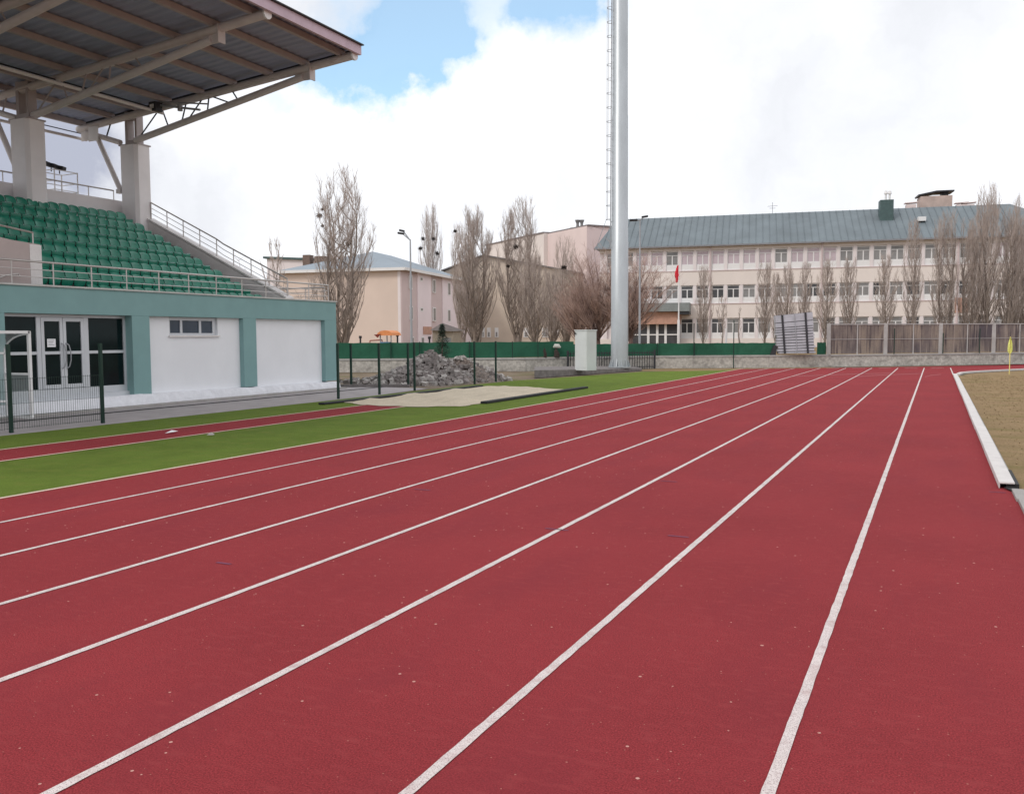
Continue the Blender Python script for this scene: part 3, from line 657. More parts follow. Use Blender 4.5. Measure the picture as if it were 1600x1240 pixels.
# rubble
def rubble(label, c, rx, ry, h, nst, seed, earth=False):
    rnd = random.Random(seed); r = thing('rubble_pile', label, 'rubble pile', (c.x, c.y, 0), 'rubble piles behind the fence')
    P = []; n, m = 22, 44
    prof = lambda t: max(0, 1-t)**1.1
    for i in range(n+1):
        t = i/n; row = []
        for j in range(m):
            a = 2*math.pi*j/m; k = 1+.14*math.sin(3*a+seed)+.08*math.sin(7*a+seed*2)
            row.append((c.x+rx*t*math.cos(a)*k, c.y+ry*t*math.sin(a)*k, h*prof(t)*(1+rnd.uniform(-.15, .12))-.02))
        row.append(row[0]); P.append(row)
    g = MB(); g.grid([q[::-1] for q in P]); g.build('mound', rubb_m, r)
    g = MB(); g2 = MB()
    for s_ in range(nst):
        a = rnd.random()*6.283; t = rnd.random()**.6; 
        x = c.x+rx*t*math.cos(a)*1.08; y = c.y+ry*t*math.sin(a)*1.08; z = h*prof(t)
        sz = rnd.choice([.025, .03, .04, .05, .06, .08, .12])
        q = g if rnd.random() < .6 else g2
        R = Matrix.Rotation(rnd.random()*6, 3, 'Z') @ Matrix.Rotation(rnd.random()*6, 3, 'X')
        pp = [Vector((sx*sz*rnd.uniform(.5, 1.2), sy_*sz*rnd.uniform(.4, 1.1), sz_*sz*rnd.uniform(.25, .8))) for sz_ in (-1, 1) for (sx, sy_) in ((-1, -1), (1, -1), (1, 1), (-1, 1))]
        q.hexa([R @ v+Vector((x, y, z+sz*.2)) for v in pp])
    g.build('broken_concrete', rub_m, r)['kind'] = 'stuff'; g2.build('pale_stones', rubl_m, r)['kind'] = 'stuff'
rubble('tall heap of grey broken concrete behind the fence', atz(672, 597), 1.75, 1.9, 1.17, 1900, 1)
rubble('brown earth and stone heap right of the tall rubble heap', atz(722, 594), 1.8, 1.7, .92, 330, 2, True)
rubble('low spread of broken stones left of the tall rubble heap', atz(632, 600), 1.8, 1.3, .58, 800, 3)
rubble('flat scatter of stones near the corner of the stand', atz(580, 598), 1.3, 1.0, .16, 120, 4)

# ------------------------------------------------------------------ far wall, screens, concrete fence
r = thing('retaining_wall', 'low rough stone retaining wall with flat cap behind the track', 'wall', tuple(wallp[5][:2])+(0,))
g = MB(); cpm = MB()
for a, b in zip(wallp, wallp[1:]):
    nrmv = Vector((-(b-a).y, (b-a).x, 0)).normalized()*.3
    A, B = Vector((a.x, a.y, 0)), Vector((b.x, b.y, 0)); h = Vector((0, 0, WZ-.07))
    g.hexa([A, B, B+nrmv, A+nrmv, A+h, B+h, B+nrmv+h, A+nrmv+h])
    e = -nrmv*.12; z0, z1 = Vector((0, 0, WZ-.068)), Vector((0, 0, WZ+.01))
    cpm.hexa([A+e+z0, B+e+z0, B+nrmv+z0, A+nrmv+z0, A+e+z1, B+e+z1, B+nrmv+z1, A+nrmv+z1])
g.build('stonework', stone_m, r); cpm.build('cap', cap_m, r)
def wallpt(x):                           # the point of the wall line seen at pixel column x
    for a, b in zip(wallp, wallp[1:]):
        d = ray(x, 555); d = Vector((d.x, d.y)); 
        # solve t*d = a + s*(b-a)
        e = (b-a); den = d.x*(-e.y)+d.y*e.x
        if abs(den) < 1e-9: continue
        t = (a.x*(-e.y)+a.y*e.x)/den; s_ = (d.x*a.y-d.y*a.x)/den
        if t > 0 and -1e-6 <= s_ <= 1.0001: return Vector((d.x*t, d.y*t, WZ))
    return None
def screen(label, xs, h, posts, name='windscreen_fence', origin=None):
    P = [wallpt(x) for x in xs]; r = thing(name, label, 'fence', P[len(P)//2], 'green screened fences on the stone wall')
    up_ = Vector((0, .12, 0)); g = MB(); rows = []
    for a, b in zip(P, P[1:]):
        for k in range(8): 
            p = a+(b-a)*(k/8); rows.append([p+up_+Vector((0, 0, .02)), p+up_+Vector((0, .02*math.sin(k*1.7), h*.5)), p+up_+Vector((0, 0, h+.012*math.sin(k*2.3)))])
    p = P[-1]; rows.append([p+up_+Vector((0, 0, .02)), p+up_+Vector((0, 0, h*.5)), p+up_+Vector((0, 0, h))])
    g.grid(rows); g.build('green_screen', screen_m, r)
    for x in posts:
        p = wallpt(x)+Vector((0, .05, 0)); g = MB(); g.tube(p, p+Vector((0, 0, h+.03)), .025, n=6); g.build('post', fence_m, r)
screen('green screened fence on the stone wall behind the rubble, left of the cabinet', (300, 400, 520, 640, 760, 895), .80, (610, 655, 733, 800, 840))
screen('green screened fence on the wall between the mast and the strapped stack', (895, 960, 1030, 1150, 1211), .66, (1027, 1085))
screen('short piece of green screen between the strapped stack and the concrete fence', (1276, 1290), .66, ())
r = thing('concrete_fence', 'stained brown and grey concrete panel fence at the right', 'fence', wallpt(1440))
xs = [1292, 1382, 1474, 1574, 1590]
P = [wallpt(1291)+Vector((.1, .15, 0))]; dv = (wallp[9]-wallp[7]).normalized(); Lb = (wallpt(1382)-wallpt(1292)).length
nbp = 13
hF = 1.66
for i in range(nbp):
    a = P[0]+dv*(Lb*i); b = P[0]+dv*(Lb*(i+1))
    g = MB(); g.bar(a+Vector((0, 0, .04+(hF-.1)/4)), b+Vector((0, 0, .04+(hF-.1)/4)), .05, (hF-.1)/2-.012); g.bar(a+Vector((0, 0, .04+(hF-.1)*.75)), b+Vector((0, 0, .04+(hF-.1)*.75)), .05, (hF-.1)/2-.012)
    g.build('panel', plank_m, r)
    g = MB(); g.bar(a+Vector((0, -.03, .04+(hF-.1)/2)), b+Vector((0, -.03, .04+(hF-.1)/2)), .05, .03); g.bar(a+Vector((0, 0, hF-.03)), b+Vector((0, 0, hF-.03)), .12, .05); g.build('panel_rib', cap_m, r)
    g = MB(); g.box(a.x-.1, a.x+.1, a.y-.12, a.y+.06, a.z, a.z+hF+.02); g.build('post', cap_m, r)
    m_ = (a+b)/2; g = MB(); g.box(m_.x-.03, m_.x+.03, m_.y-.08, m_.y-.02, m_.z, m_.z+hF-.05); g.build('mullion', cap_m, r)
r = thing('wire_fence', 'thin dark wire fence posts standing in front of the stone wall', 'fence', wallpt(1147))
for (x, yt, yb) in ((1147, 500, 580), (1085, 505, 556), (1397, 513, 556), (1473, 520, 556), (1530, 513, 556)):
    p = wallpt(x)+Vector((0, -.12, 0)); zb_ = 0 if yb > 570 else WZ; D = p.x*FW.x+p.y*FW.y; q = atd(x, yt, D+1e-6)
    g = MB(); g.tube((p.x, p.y, zb_), (p.x, p.y, q.z), .028, n=6); g.build('post', fence_m, r)

# strapped stack of grey panels
r = thing('panel_stack', 'tall leaning stack of grey panels tied with black straps', 'stack', wallpt(1243))
c0 = wallpt(1243)+Vector((0, .1, -.05)); Dp = c0.dot(FW)-CAMP.dot(FW)
A = atd(1216, 553, Dp-.3); B = atd(1274, 552, Dp-.6); C = atd(1270, 487, Dp-.6); Dd = atd(1211.5, 493, Dp-.3)
dep = Vector((-.2, .75, 0))
lev = [0, .055, .13, .20, .27, .34, .41, .48, .55, .61, .67, .80, 1.0]
for i in range(12):
    t0, t1 = lev[i]+.012, lev[i+1]-.006
    if i == 11: t0 = .81
    rr_ = random.Random(i); e = rr_.uniform(-.05, .03)
    pA = A.lerp(Dd, t0); pB = B.lerp(C, t0); pA1 = A.lerp(Dd, t1); pB1 = B.lerp(C, t1); ev = (B-A).normalized()*e
    g = MB(); g.hexa([pA+ev, pB+ev, pB+ev+dep, pA+ev+dep, pA1+ev, pB1+ev, pB1+ev+dep, pA1+ev+dep]); g.build('panel', pack_m, r)
g = MB(); g.hexa([A+(B-A)*.02+dep*.05, B-(B-A)*.02+dep*.05, B+dep*.9, A+dep*.9, Dd.lerp(C, .02)+dep*.05, C+dep*.05-(B-A)*.02, C+dep*.9, Dd+dep*.9]); g.build('core', dark_m, r)
for u in (.18, .80):
    g = MB(); e = dep.normalized()*-.03; a = A.lerp(B, u)+e; b = Dd.lerp(C, u)+e; g.bar(a, b, .10, .02, up=dep); g.build('strap', dark_m, r)
g = MB(); e = dep.normalized()*-.03; g.bar(A.lerp(B, .51)+e, Dd.lerp(C, .51)+e, .03, .02, up=dep); g.build('strap', galvd_m, r)
p = wallpt(1207); g = MB(); g.prism([(p.x-.15, p.y+.05, WZ), (p.x+.15, p.y+.05, WZ), (p.x+.2, p.y+.05, WZ+.5), (p.x+.05, p.y+.05, WZ+.55)], (0, .1, 0)); single(g, 'leaning_board', dark_m, 'small black board leaning by the strapped stack', 'board', p)

# ------------------------------------------------------------------ mast, cabinet, pad, metal fence
pa, pb = atz(835, 591), atz(1003, 579); dvp = (pb-pa).normalized(); nv = Vector((pa.x, pa.y, 0)).normalized()*4.2
g = MB(); g.hexa([pa, pb, pb+nv, pa+nv, pa+Vector((0, 0, .34)), pb+Vector((0, 0, .12)), pb+nv+Vector((0, 0, .12)), pa+nv+Vector((0, 0, .34))])
single(g, 'concrete_pad', crete_m, 'low dark concrete plinth under the floodlight mast and cabinet', 'plinth', (pa+pb)/2, bevel=.02)
base = atz(968, 574, .2); D0 = (base-CAMP).dot(FW)
r = thing('floodlight_mast', 'tall galvanised floodlight mast with a caged ladder on its left', 'floodlight mast', base)
HM = 27; g = MB(); r0 = .5*27/FPX*D0; r1 = .5*22.5/FPX*D0
htop = atd(969, 0, D0).z-base.z
rad = lambda h: r0+(r1-r0)*h/htop
segs = [0, 6.0, 6.02, 12, 12.02, 18, 18.02, HM]
g.path([(base.x, base.y, base.z+h) for h in segs], [rad(h)+(.012 if i % 2 else 0) for i, h in enumerate(segs)], 24); g.build('pole', galv_m, r, smooth=True)
g = MB(); g.tube(base, base+Vector((0, 0, .05)), rad(0)+.13, n=24)
for k in range(12):
    a = 2*math.pi*k/12; c, s_ = math.cos(a), math.sin(a); R_ = rad(0)
    g.prism([(base.x+c*R_, base.y+s_*R_, base.z+.05), (base.x+c*(R_+.12), base.y+s_*(R_+.12), base.z+.05), (base.x+c*R_, base.y+s_*R_, base.z+.42)], (-s_*.02, c*.02, 0))
g.build('base_flange', galv_m, r)
ls = -R0; lp = lambda off, back, h: base+ls*(rad(h)+off)+FW.cross(Vector((0, 0, 1))).normalized()*0+Vector((0, 0, h))+Vector((-sy, cy, 0))*back
g = MB(); h0 = atd(955, 345, D0).z-base.z
for bk in (-.14, .14): g.tube(lp(.05, bk, h0-1.4), lp(.05, bk, HM-.5), .014, n=6)
h = h0-1.3
while h < HM-.6: g.tube(lp(.05, -.14, h), lp(.05, .14, h), .01, n=5); h += .3
g.build('ladder', galvd_m, r)
g = MB(); h = h0
while h < HM-.6:
    pts = [lp(.05+.22*math.sin(t*math.pi), -.2*math.cos(t*math.pi)*(1), h) for t in [i/8 for i in range(9)]]
    for a, b in zip(pts, pts[1:]): g.tube(a, b, .014, n=4, cap=False)
    h += .66
for t in (.25, .5, .75): g.tube(lp(.05+.22*math.sin(t*math.pi), -.2*math.cos(t*math.pi), h0), lp(.05+.22*math.sin(t*math.pi), -.2*math.cos(t*math.pi), HM-.6), .008, n=4)
g.build('ladder_cage', galvd_m, r)
g = MB(); tz_ = base.z+HM
g.box(base.x-1.8, base.x+1.8, base.y-.1, base.y+.1, tz_-.1, tz_+.1); g.box(base.x-1.8, base.x+1.8, base.y-.1, base.y+.1, tz_-1.2, tz_-1.0); g.build('lamp_frame', galvd_m, r)
for k in range(8):
    g = MB(); x = base.x-1.5+.9*(k % 4); z = tz_-.1-1.1*(k//4); g.tube((x, base.y-.1, z), (x+.1, base.y-.5, z-.2), .18, .26, n=12); g.build('floodlight', alu_m, r)
# cabinet: square box seen at its corner
cb = atz(917, 579, .22); cw = .46
r = thing('electric_cabinet', 'pale grey metal electrical cabinet beside the floodlight mast', 'cabinet', cb)
ca = math.radians(10); ux_ = Vector((math.cos(YAW+math.radians(-48)), math.sin(YAW+math.radians(-48)), 0)); 
aR = Vector((math.cos(YAW+math.radians(42)), math.sin(YAW+math.radians(42)), 0)); aL = Vector((math.cos(YAW+math.radians(138)), math.sin(YAW+math.radians(138)), 0))
Dc = (cb-CAMP).dot(FW); hc = 62/FPX*Dc; wR = .62; wL = .66
g = MB(); z_ = Vector((0, 0, hc)); g.hexa([cb, cb+aR*wR, cb+aR*wR+aL*wL, cb+aL*wL, cb+z_, cb+aR*wR+z_, cb+aR*wR+aL*wL+z_, cb+aL*wL+z_]); g.build('body', cab_m, r, bevel=.01)
g = MB(); o_ = Vector((0, 0, hc)); e = .025; q = [cb-aR*e-aL*e, cb+aR*(wR+e)-aL*e, cb+aR*(wR+e)+aL*(wL+e), cb-aR*e+aL*(wL+e)]; g.hexa([v+o_+Vector((0, 0, .001)) for v in q]+[v+o_+Vector((0, 0, .05)) for v in q]); g.build('lid', cab_m, r, bevel=.008)
g = MB(); p = cb+aL*(wL*.93)-aR*.03+Vector((0, 0, hc-.1)); g.box(p.x-.04, p.x+.04, p.y-.04, p.y+.04, p.z-.03, p.z+.03); g.build('vent_cap', dark_m, r)
g = MB(); f0 = cb-aR*.006; 
for (u0, u1, z0, z1) in ((.06, .94, .08, .95),):
    pts = [f0+aL*(wL*u0)+Vector((0, 0, hc*z0)), f0+aL*(wL*u1)+Vector((0, 0, hc*z0)), f0+aL*(wL*u1)+Vector((0, 0, hc*z1)), f0+aL*(wL*u0)+Vector((0, 0, hc*z1))]
    g.prism(pts, aR*.004)
g.build('door', cab_m, r)
# black palisade around the mast
r = thing('palisade_fence', 'black metal bar fence behind the cabinet and mast', 'fence', atz(960, 575))
fpts = [(893, 576), (1027, 574.5)]
a, b = atz(*fpts[0]), atz(*fpts[1]); 
wa = wallpt(893)+Vector((0, -.5, 0)); a = Vector((wa.x, wa.y, 0)); wb = wallpt(1027)+Vector((0, -.5, 0)); b = Vector((wb.x, wb.y, 0))
n = 34; hb = .95
for i in range(n+1):
    p = a.lerp(b, i/n); big = i in (0, n, 17); g = MB(); w = .045 if big else .014; g.box(p.x-w, p.x+w, p.y-w, p.y+w, 0, hb+(.05 if big else 0)); g.build('post' if big else 'bar', dark_m, r)
g = MB(); g.bar(a+Vector((0, 0, .12)), b+Vector((0, 0, .12)), .03, .04); g.bar(a+Vector((0, 0, hb-.1)), b+Vector((0, 0, hb-.1)), .03, .04); g.build('rail', dark_m, r)

# lamps
def street_lamp(label, x, yt, D, heads, rpole=.05):
    top = atd(x, yt, D); p = Vector((top.x, top.y, WZ-.08 if D > 46 else 0)); r = thing('street_lamp', label, 'street lamp', p)
    g = MB(); g.path([p, p+Vector((0, 0, 1)), Vector((top.x, top.y, top.z-.4)), top], [rpole*1.5, rpole*1.3, rpole*.8, rpole*.7], 8); 
    pole = g.build('pole', galvd_m, r, smooth=True)
    for (dx, dy) in heads:
        q = atd(x+dx, yt+dy, D); g = MB(); g.tube(top-Vector((0, 0, .05)), q, rpole*.6, n=6); g.build('arm', galvd_m, r)
        g = MB(); e = (q-top).normalized(); e.z *= .2; g.bar(q-e*.1, q+e*.32, .2, .10); g.build('lamp_head', dark_m, r, bevel=.02)
street_lamp('tall grey street lamp with a curved arm left of the fir tree', 641, 374, 47, [(-12, -9), (-11, -13)])
street_lamp('thin grey lamp pole with small heads right of the floodlight mast', 1000, 343, 47.5, [(5, -4), (-7, 1)], .05)
D = 62; p = atd(1062, 532, D); t = atd(1061, 412, D); p.z = WZ-.08; p.x, p.y = t.x, t.y
r = thing('flag_pole', 'white flagpole in front of the school entrance', 'flagpole', p); g = MB(); g.path([p, Vector((p.x, p.y, p.z+2.2)), Vector((p.x, p.y, p.z+2.3)), t], [.10, .09, .05, .03], 8); g.build('pole', white2_m, r, smooth=True)
g = MB(); q = Vector((t.x, t.y, t.z)); rows = []
for i in range(9):
    z = q.z-.05-1.15*i/8; w = .06+.14*math.sin(i/8*2.6); rows.append([(q.x-.03-w*.3*k+.06*math.sin(k*2.5+i*.5), q.y+.05*math.sin(k*3+i), z-.03*k) for k in range(5)])
g.grid(rows); single(g, 'flag', red_m, 'red flag hanging limp from the school flagpole', 'flag', q)
r = thing('corner_flag', 'yellow corner flag standing at the edge of the infield', 'corner flag', atz(1577, 585)); p = atz(1577, 585); Df = (p-CAMP).dot(FW); t = atd(1577.5, 526, Df)
g = MB(); g.tube(p, Vector((p.x, p.y, t.z)), .02, n=8); g.build('pole', mat('pole_yellow', (.70, .60, .22), rough=.6), r, smooth=True)
g = MB(); rows = []
for i in range(8):
    z = t.z-.02-.68*i/7; w = .03+.12*math.sin(min(1, i/5)*1.57)*(1 if i < 7 else .4); rows.append([(p.x+(-1+2*k/5)*w*.6, p.y-.02+.05*math.sin(k*2.2+i*.4), z) for k in range(6)])
g.grid(rows); g.build('flag', yel_m, r)
D = 50; p = wallpt(1131)+Vector((0, .5, 0)); t = atd(1131, 513, (p-CAMP).dot(FW)); g = MB(); g.tube(p, Vector((p.x, p.y, t.z)), .05, n=8); single(g, 'marker_pole', white2_m, 'short pale pole standing behind the green screen', 'pole', p)
for (x, lab, wh) in ((851, 'small dark stump on the stone wall left of the pale bundle', 0), (869, 'dark bag with a pale bundle on top on the stone wall', 1)):
    p = wallpt(x)+Vector((0, .05, 0)); r = thing('bag' if wh else 'stump', lab, 'bag' if wh else 'stump', p); g = MB()
    g.path([p, p+Vector((.02, 0, .18)), p+Vector((-.03, 0, .34)), p+Vector((-.02, 0, .48))], [.16 if wh else .09, .15 if wh else .08, .1 if wh else .07, .03], 8); g.build('body', nest_m, r, smooth=True)
    if wh: g = MB(); q = p+Vector((.03, -.02, .52)); g.path([q+Vector((-.2, 0, 0)), q+Vector((-.1, 0, .06)), q+Vector((.1, 0, .05)), q+Vector((.2, 0, -.02))], [.03, .11, .11, .03], 8); g.build('pale_bundle', mat('pale_bundle', (.5, .5, .46)), r, smooth=True)

# ================================================================== BUILDINGS
class Frame:
    """local frame: u along the facade, w backwards, z up"""
    def __init__(s, o, ang): s.o = Vector((o.x, o.y, 0)); s.u = Vector((math.cos(ang), math.sin(ang), 0)); s.w = Vector((-math.sin(ang), math.cos(ang), 0))
    def __call__(s, u, w, z): return s.o+s.u*u+s.w*w+Vector((0, 0, z))
    def hit(s, x, y, w=0):       # (u, z) where a pixel ray meets the plane at depth w
        d = ray(x, y); n = s.w; c = s.o+n*w; t = (c-CAMP).dot(n)/d.dot(n); p = CAMP+d*t; return (p-s.o).dot(s.u), p.z
GZ = WZ-.08
ANG = math.radians(10.3)
# ---- school
o0 = atd(1450, 372, 83.4); F = Frame(o0, ANG)
uL = F.hit(937, 400)[0]; uR = F.hit(1700, 400)[0]+12
EZ = F.hit(1250, 379)[1]
sc = thing('school_building', 'long three storey pale pink school with green metal roof', 'school', F((uL+uR)/2, 0, GZ))
DP = 13
pitch_u = (F.hit(1482, 450)[0]-F.hit(1050, 450)[0])/17.0
ub0 = F.hit(1050, 450)[0]-pitch_u/2
rowsz = []
for (yt, yb, ysp) in ((388, 411, 420), (443.5, 464.5, 472.5), (496, 520, 528)):
    rowsz.append((F.hit(1200, yt)[1], F.hit(1200, yb)[1], F.hit(1200, ysp)[1]))
g = MB(); g.box(uL, uR, .28, DP, GZ, EZ, T=F); g.build('wall_body', pinkl_m, sc)
nb0 = int((uL-ub0)/pitch_u)-0; nb1 = int((uR-ub0)/pitch_u)
g = MB(); wh = pitch_u*.40
ztop = EZ-.02
bands = [(ztop, rowsz[0][0]), (rowsz[0][2], rowsz[1][0]), (rowsz[1][2], rowsz[2][0]), (rowsz[2][2], GZ)]
gb = MB()
for (za, zb_) in bands: gb.box(uL, uR, .0, .28, zb_, za, T=F)
gb.build('wall_band', pink_m, sc)
for k in range(nb0, nb1):
    uc = ub0+pitch_u*(k+.0)
    g = MB(); g.box(uc-(pitch_u/2-wh), uc+(pitch_u/2-wh), .02, .281, GZ+.3, EZ-.2, T=F); g.build('pier', pinkl_m, sc)
g = MB(); g.box(uL-.05, uR, -.06, -.002, rowsz[0][2]-.08, rowsz[0][2], T=F); g.box(uL-.05, uR, -.06, -.002, rowsz[1][2]-.08, rowsz[1][2], T=F); g.build('string_course', lilacd_m, sc)
rnd = random.Random(11); wcount = 0
for k in range(nb0, nb1):
    uc = ub0+pitch_u*(k+.5)
    px_vis = True
    for ri, (a, b, c_) in enumerate(rowsz):
        if ri == 2 and uc < F.hit(1064, 500)[0]: continue
        if wcount >= 99: break
        wcount += 1
        w2 = wh-.02; zt_, zb2 = a-.03, b
        g = MB(); g.box(uc-wh, uc+wh, .10, .2, c_+.002, b, T=F)                # spandrel panel
        fw = .07
        zc = zb2+(zt_-zb2)*.68
        for (p0, p1, q0, q1) in ((-wh, -wh+fw, zb2, zt_), (wh-fw, wh, zb2, zt_), (-wh+fw, wh-fw, zt_-fw, zt_), (-wh+fw, wh-fw, zb2+.001, zb2+fw), (-wh+fw, wh-fw, zc, zc+fw*.8), (-.05, .05, zb2+fw, zc)):
            g.box(uc+p0, uc+p1, .12, .2, q0, q1, T=F)
        wn = g.build('window', white2_m, sc)
        if ri == 0: mm_ = rnd.choice([win_l, win_l, win_l, win_g]) if k < 11 else rnd.choice([win_g, win_l, win_g])
        elif ri == 1: mm_ = rnd.choice([win_d, win_g, win_g, win_d])
        else: mm_ = rnd.choice([win_g, win_g, win_d])
        g = MB(); g.box(uc-wh+fw, uc+wh-fw, .16, .18, zb2+fw, zc, T=F); g.box(uc-wh+fw, uc+wh-fw, .16, .18, zc+fw*.8, zt_-fw, T=F); g.build('pane', mm_, wn)
for k in (3, 10, 18, 26):
    uc = ub0+pitch_u*k; g = MB(); g.tube(F(uc+.0, -.12, GZ), F(uc, -.12, EZ-.1), .06, n=6); g.build('downpipe', lilacd_m, sc)
# roof with hipped ends
RW = 6.2; rzz = F.hit(1380, 327, RW)[1]; rzz = (rzz+F.hit(1000, 341, RW)[1])/2; ov = .5
uRi = F.hit(1578, 330, RW)[0]; uRe = F.hit(1640, 380)[0]; uRe = uRi+5
g = MB(); A_ = F(uL-ov, -ov, EZ); B_ = F(uRe+ov, -ov, EZ); C_ = F(uRe+ov, DP+ov, EZ); D_ = F(uL-ov, DP+ov, EZ); R1 = F(uL+.9, RW, rzz); R2 = F(uRi, RW, rzz)
g._a([A_, B_, C_, D_, R1, R2], [(0, 1, 5, 4), (1, 2, 5), (2, 3, 4, 5), (3, 0, 4), (3, 2, 1, 0)]); rf = g.build('roof', groof_m, sc)
g = MB(); nse = 60                                     # standing seams
for i in range(nse):
    u = uL-.3+(uRi-uL)*i/nse; a = F(u, -ov, EZ+.02); b = F(min(u, uRi), RW-.05, rzz+.02)
    g.bar(a, b, .03, .04)
g.build('seam', groof_m, rf)
g = MB(); g.bar(F(uL-ov, -ov-.03, EZ-.06), F(uRe+ov, -ov-.03, EZ-.06), .14, .14); g.build('gutter', mat('gutter', (.22, .22, .24), rough=.5), rf)
g = MB(); g.box(uRe, uR, .0, DP, EZ-.05, EZ+.1, T=F); g.build('flat_roof', groof_m, sc)
# dormer-like metal box and chimneys
u0_, _z = F.hit(1375, 340, 3.5); u1_, _ = F.hit(1396, 340, 3.5); zA = F.hit(1385, 312, 3.5)[1]; zB = F.hit(1385, 350, 3.5)[1]
g = MB(); g.box(u0_, u1_, 3.5, 4.9, zB-1, zA, T=F); g.build('roof_box', groofd_m, rf)
g = MB()
for xx in (1384, 1390):
    u, z = F.hit(xx, 312, 4.2); g.tube(F(u, 4.2, z-.1), F(u, 4.2, z+.75), .10, n=8); g.tube(F(u, 4.2, z+.55), F(u, 4.2, z+.85), .2, .12, n=8)
g.build('flue', white2_m, rf)
u0_ = F.hit(1438, 320, 8)[0]; u1_ = F.hit(1488, 320, 8)[0]; z0 = F.hit(1460, 330, 8)[1]; z1 = F.hit(1460, 306, 8)[1]
g = MB(); g.box(u0_, u1_, 8, 10, z0-1.5, z1, T=F); g.build('brick_stack', mat('weathered_brick', (.46, .36, .32), rough=.9, var=.15, scale=1.5), rf)
g = MB(); z2 = F.hit(1486, 298, 8)[1]; z3 = F.hit(1440, 304, 8)[1]
um = u0_+(u1_-u0_)*.5
g.bar(F(u0_-.2, 9, z1+.12), F(um, 9, z2), 2.2, .14); g.bar(F(um, 9, z2), F(u1_+.15, 9, z2), 2.2, .14); g.box(um+.6, um+1.2, 8.5, 9.5, z1, z2, T=F); g.build('stack_canopy', dark_m, rf)
for xx in (1424, 1515, 1503):
    u, z = F.hit(xx, 324, 7); g = MB(); g.box(u-.45, u+.45, 7, 7.9, z-1, z+.3, T=F); g.bar(F(u-.6, 7.4, z+.45), F(u+.6, 7.4, z+.5), .9, .08); g.build('vent', rose_m, rf)
u, z = F.hit(1441, 340, 2.6); g = MB(); g.box(u-.35, u+.35, 2.6, 3.3, z-.3, z+.1, T=F); g.build('skylight', white2_m, rf)
u, z = F.hit(1207, 333, RW); g = MB(); g.tube(F(u, RW, z-.2), F(u, RW, z+1.1), .02, n=5); g.tube(F(u-.5, RW, z+.7), F(u+.5, RW, z+.75), .015, n=5); g.tube(F(u-.3, RW, z+.5), F(u+.3, RW, z+.5), .015, n=5); g.build('aerial', dark_m, rf)
# entrance
def er(xa, ya, xb, yb, w0, w1, nm, m, par=None):
    u0, z1 = F.hit(xa, ya, w0); u1, z0 = F.hit(xb, yb, w0); g = MB(); g.box(u0, u1, w0, w1, z0, z1, T=F); return g.build(nm, m, par or sc)
er(985, 474, 1077, 486, -2.2, -.003, 'entrance_canopy', mat('canopy_grey', (.22, .24, .24), rough=.7))
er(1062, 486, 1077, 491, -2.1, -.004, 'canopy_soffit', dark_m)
er(985, 488, 1062, 506, -1.6, -.003, 'entrance_sign', sign_m)
er(985, 506.5, 1062, 536, -.9, -.006, 'entrance_glass', win_d)
g = MB()
for xx in (986, 1013, 1027, 1040, 1060):
    u, _ = F.hit(xx, 520, -.95); g.box(u-.12, u+.12, -1.0, -.91, GZ, F.hit(xx, 507, -.95)[1], T=F)
u0, zc = F.hit(985, 524, -.95); u1, _ = F.hit(1062, 524, -.95); g.box(u0, u1, -.97, -.93, zc, zc+.12, T=F); g.build('entrance_frame', white2_m, sc)
u0, z1 = F.hit(1492, 465); u1, z0 = F.hit(1512, 488); g = MB(); g.box(u0, u1, -.08, -.003, z0, z1, T=F); g.build('sign', sign_m, sc)

# ---- beige-pink building on the left
oc = atd(627, 535, 94); G = Frame(oc, ANG)
uA = G.hit(437, 440)[0]; EZ2 = (G.hit(500, 421)[1]+G.hit(620, 422)[1])/2; LEN = 23.5
bb = thing('hipped_building', 'beige three storey building with blue grey hip roof', 'building', G(0, 0, GZ))
g = MB(); g.box(uA, -.002, 0, LEN, GZ, EZ2, T=G); g.build('wall', beige_m, bb)
g = MB(); g.box(-.25, .12, -.1, LEN, EZ2-.001, EZ2+.02, T=G)
# side wall bands with windows
def Ghit(x, y):   # intersection with side plane u=0
    d = ray(x, y); t = (G.o-CAMP).dot(G.u)/d.dot(G.u); p = CAMP+d*t; return (p-G.o).dot(G.w), p.z
cols = [(626, 650, lilacd_m), (650, 671, lilac_m), (671, 689, lilacd_m), (689, 728, lilac_m), (728, 790, lilac_m)]
for i, (xa, xb, m_) in enumerate(cols):
    wa_, wb_ = Ghit(xa, 480)[0], Ghit(xb, 480)[0]; wa_ = max(wa_, 0); wb_ = min(wb_, LEN)
    if wb_ <= wa_: continue
    g = MB(); g.box(0, .12+.10*(i % 2), wa_, wb_, GZ, EZ2-.002, T=G); g.build('wall_strip', m_, bb)
for (x, yt, yb, hw) in ((639, 430, 452, 2.4), (640, 478, 500, 2.4), (655.5, 432, 440, 2.2), (656, 480, 487, 2.2), (675.5, 436, 458, 2.4), (676, 480, 502, 2.4), (699, 441, 462, 2.2), (699, 483, 503, 2.2),
                        (641.5, 526, 540, 2.4), (657.5, 526, 540, 2.4), (718, 526, 540, 2), (735, 526, 540, 2), (680, 526, 540, 2)):
    wa_, zt_ = Ghit(x-hw, yt); wb_, zb_ = Ghit(x+hw, yb); zb_ = max(zb_, GZ+.3)
    g = MB(); g.box(.1, .245, wa_, wb_, zb_, zt_, T=G); wn = g.build('window', mat_w if False else white2_m, bb)
    g = MB(); g.box(.2, .262, wa_+.15, wb_-.15, zb_+.12, zt_-.12, T=G); g.build('pane', win_g, wn)
wa_, zt_ = Ghit(658, 510); wb_, zb_ = Ghit(671, 522); g = MB(); g.box(.2, .3, wa_, wb_, zb_, zt_, T=G); g.build('sign', sign_m, bb)
ov = .55; g = MB(); mid = uA/2; rh = 3.4
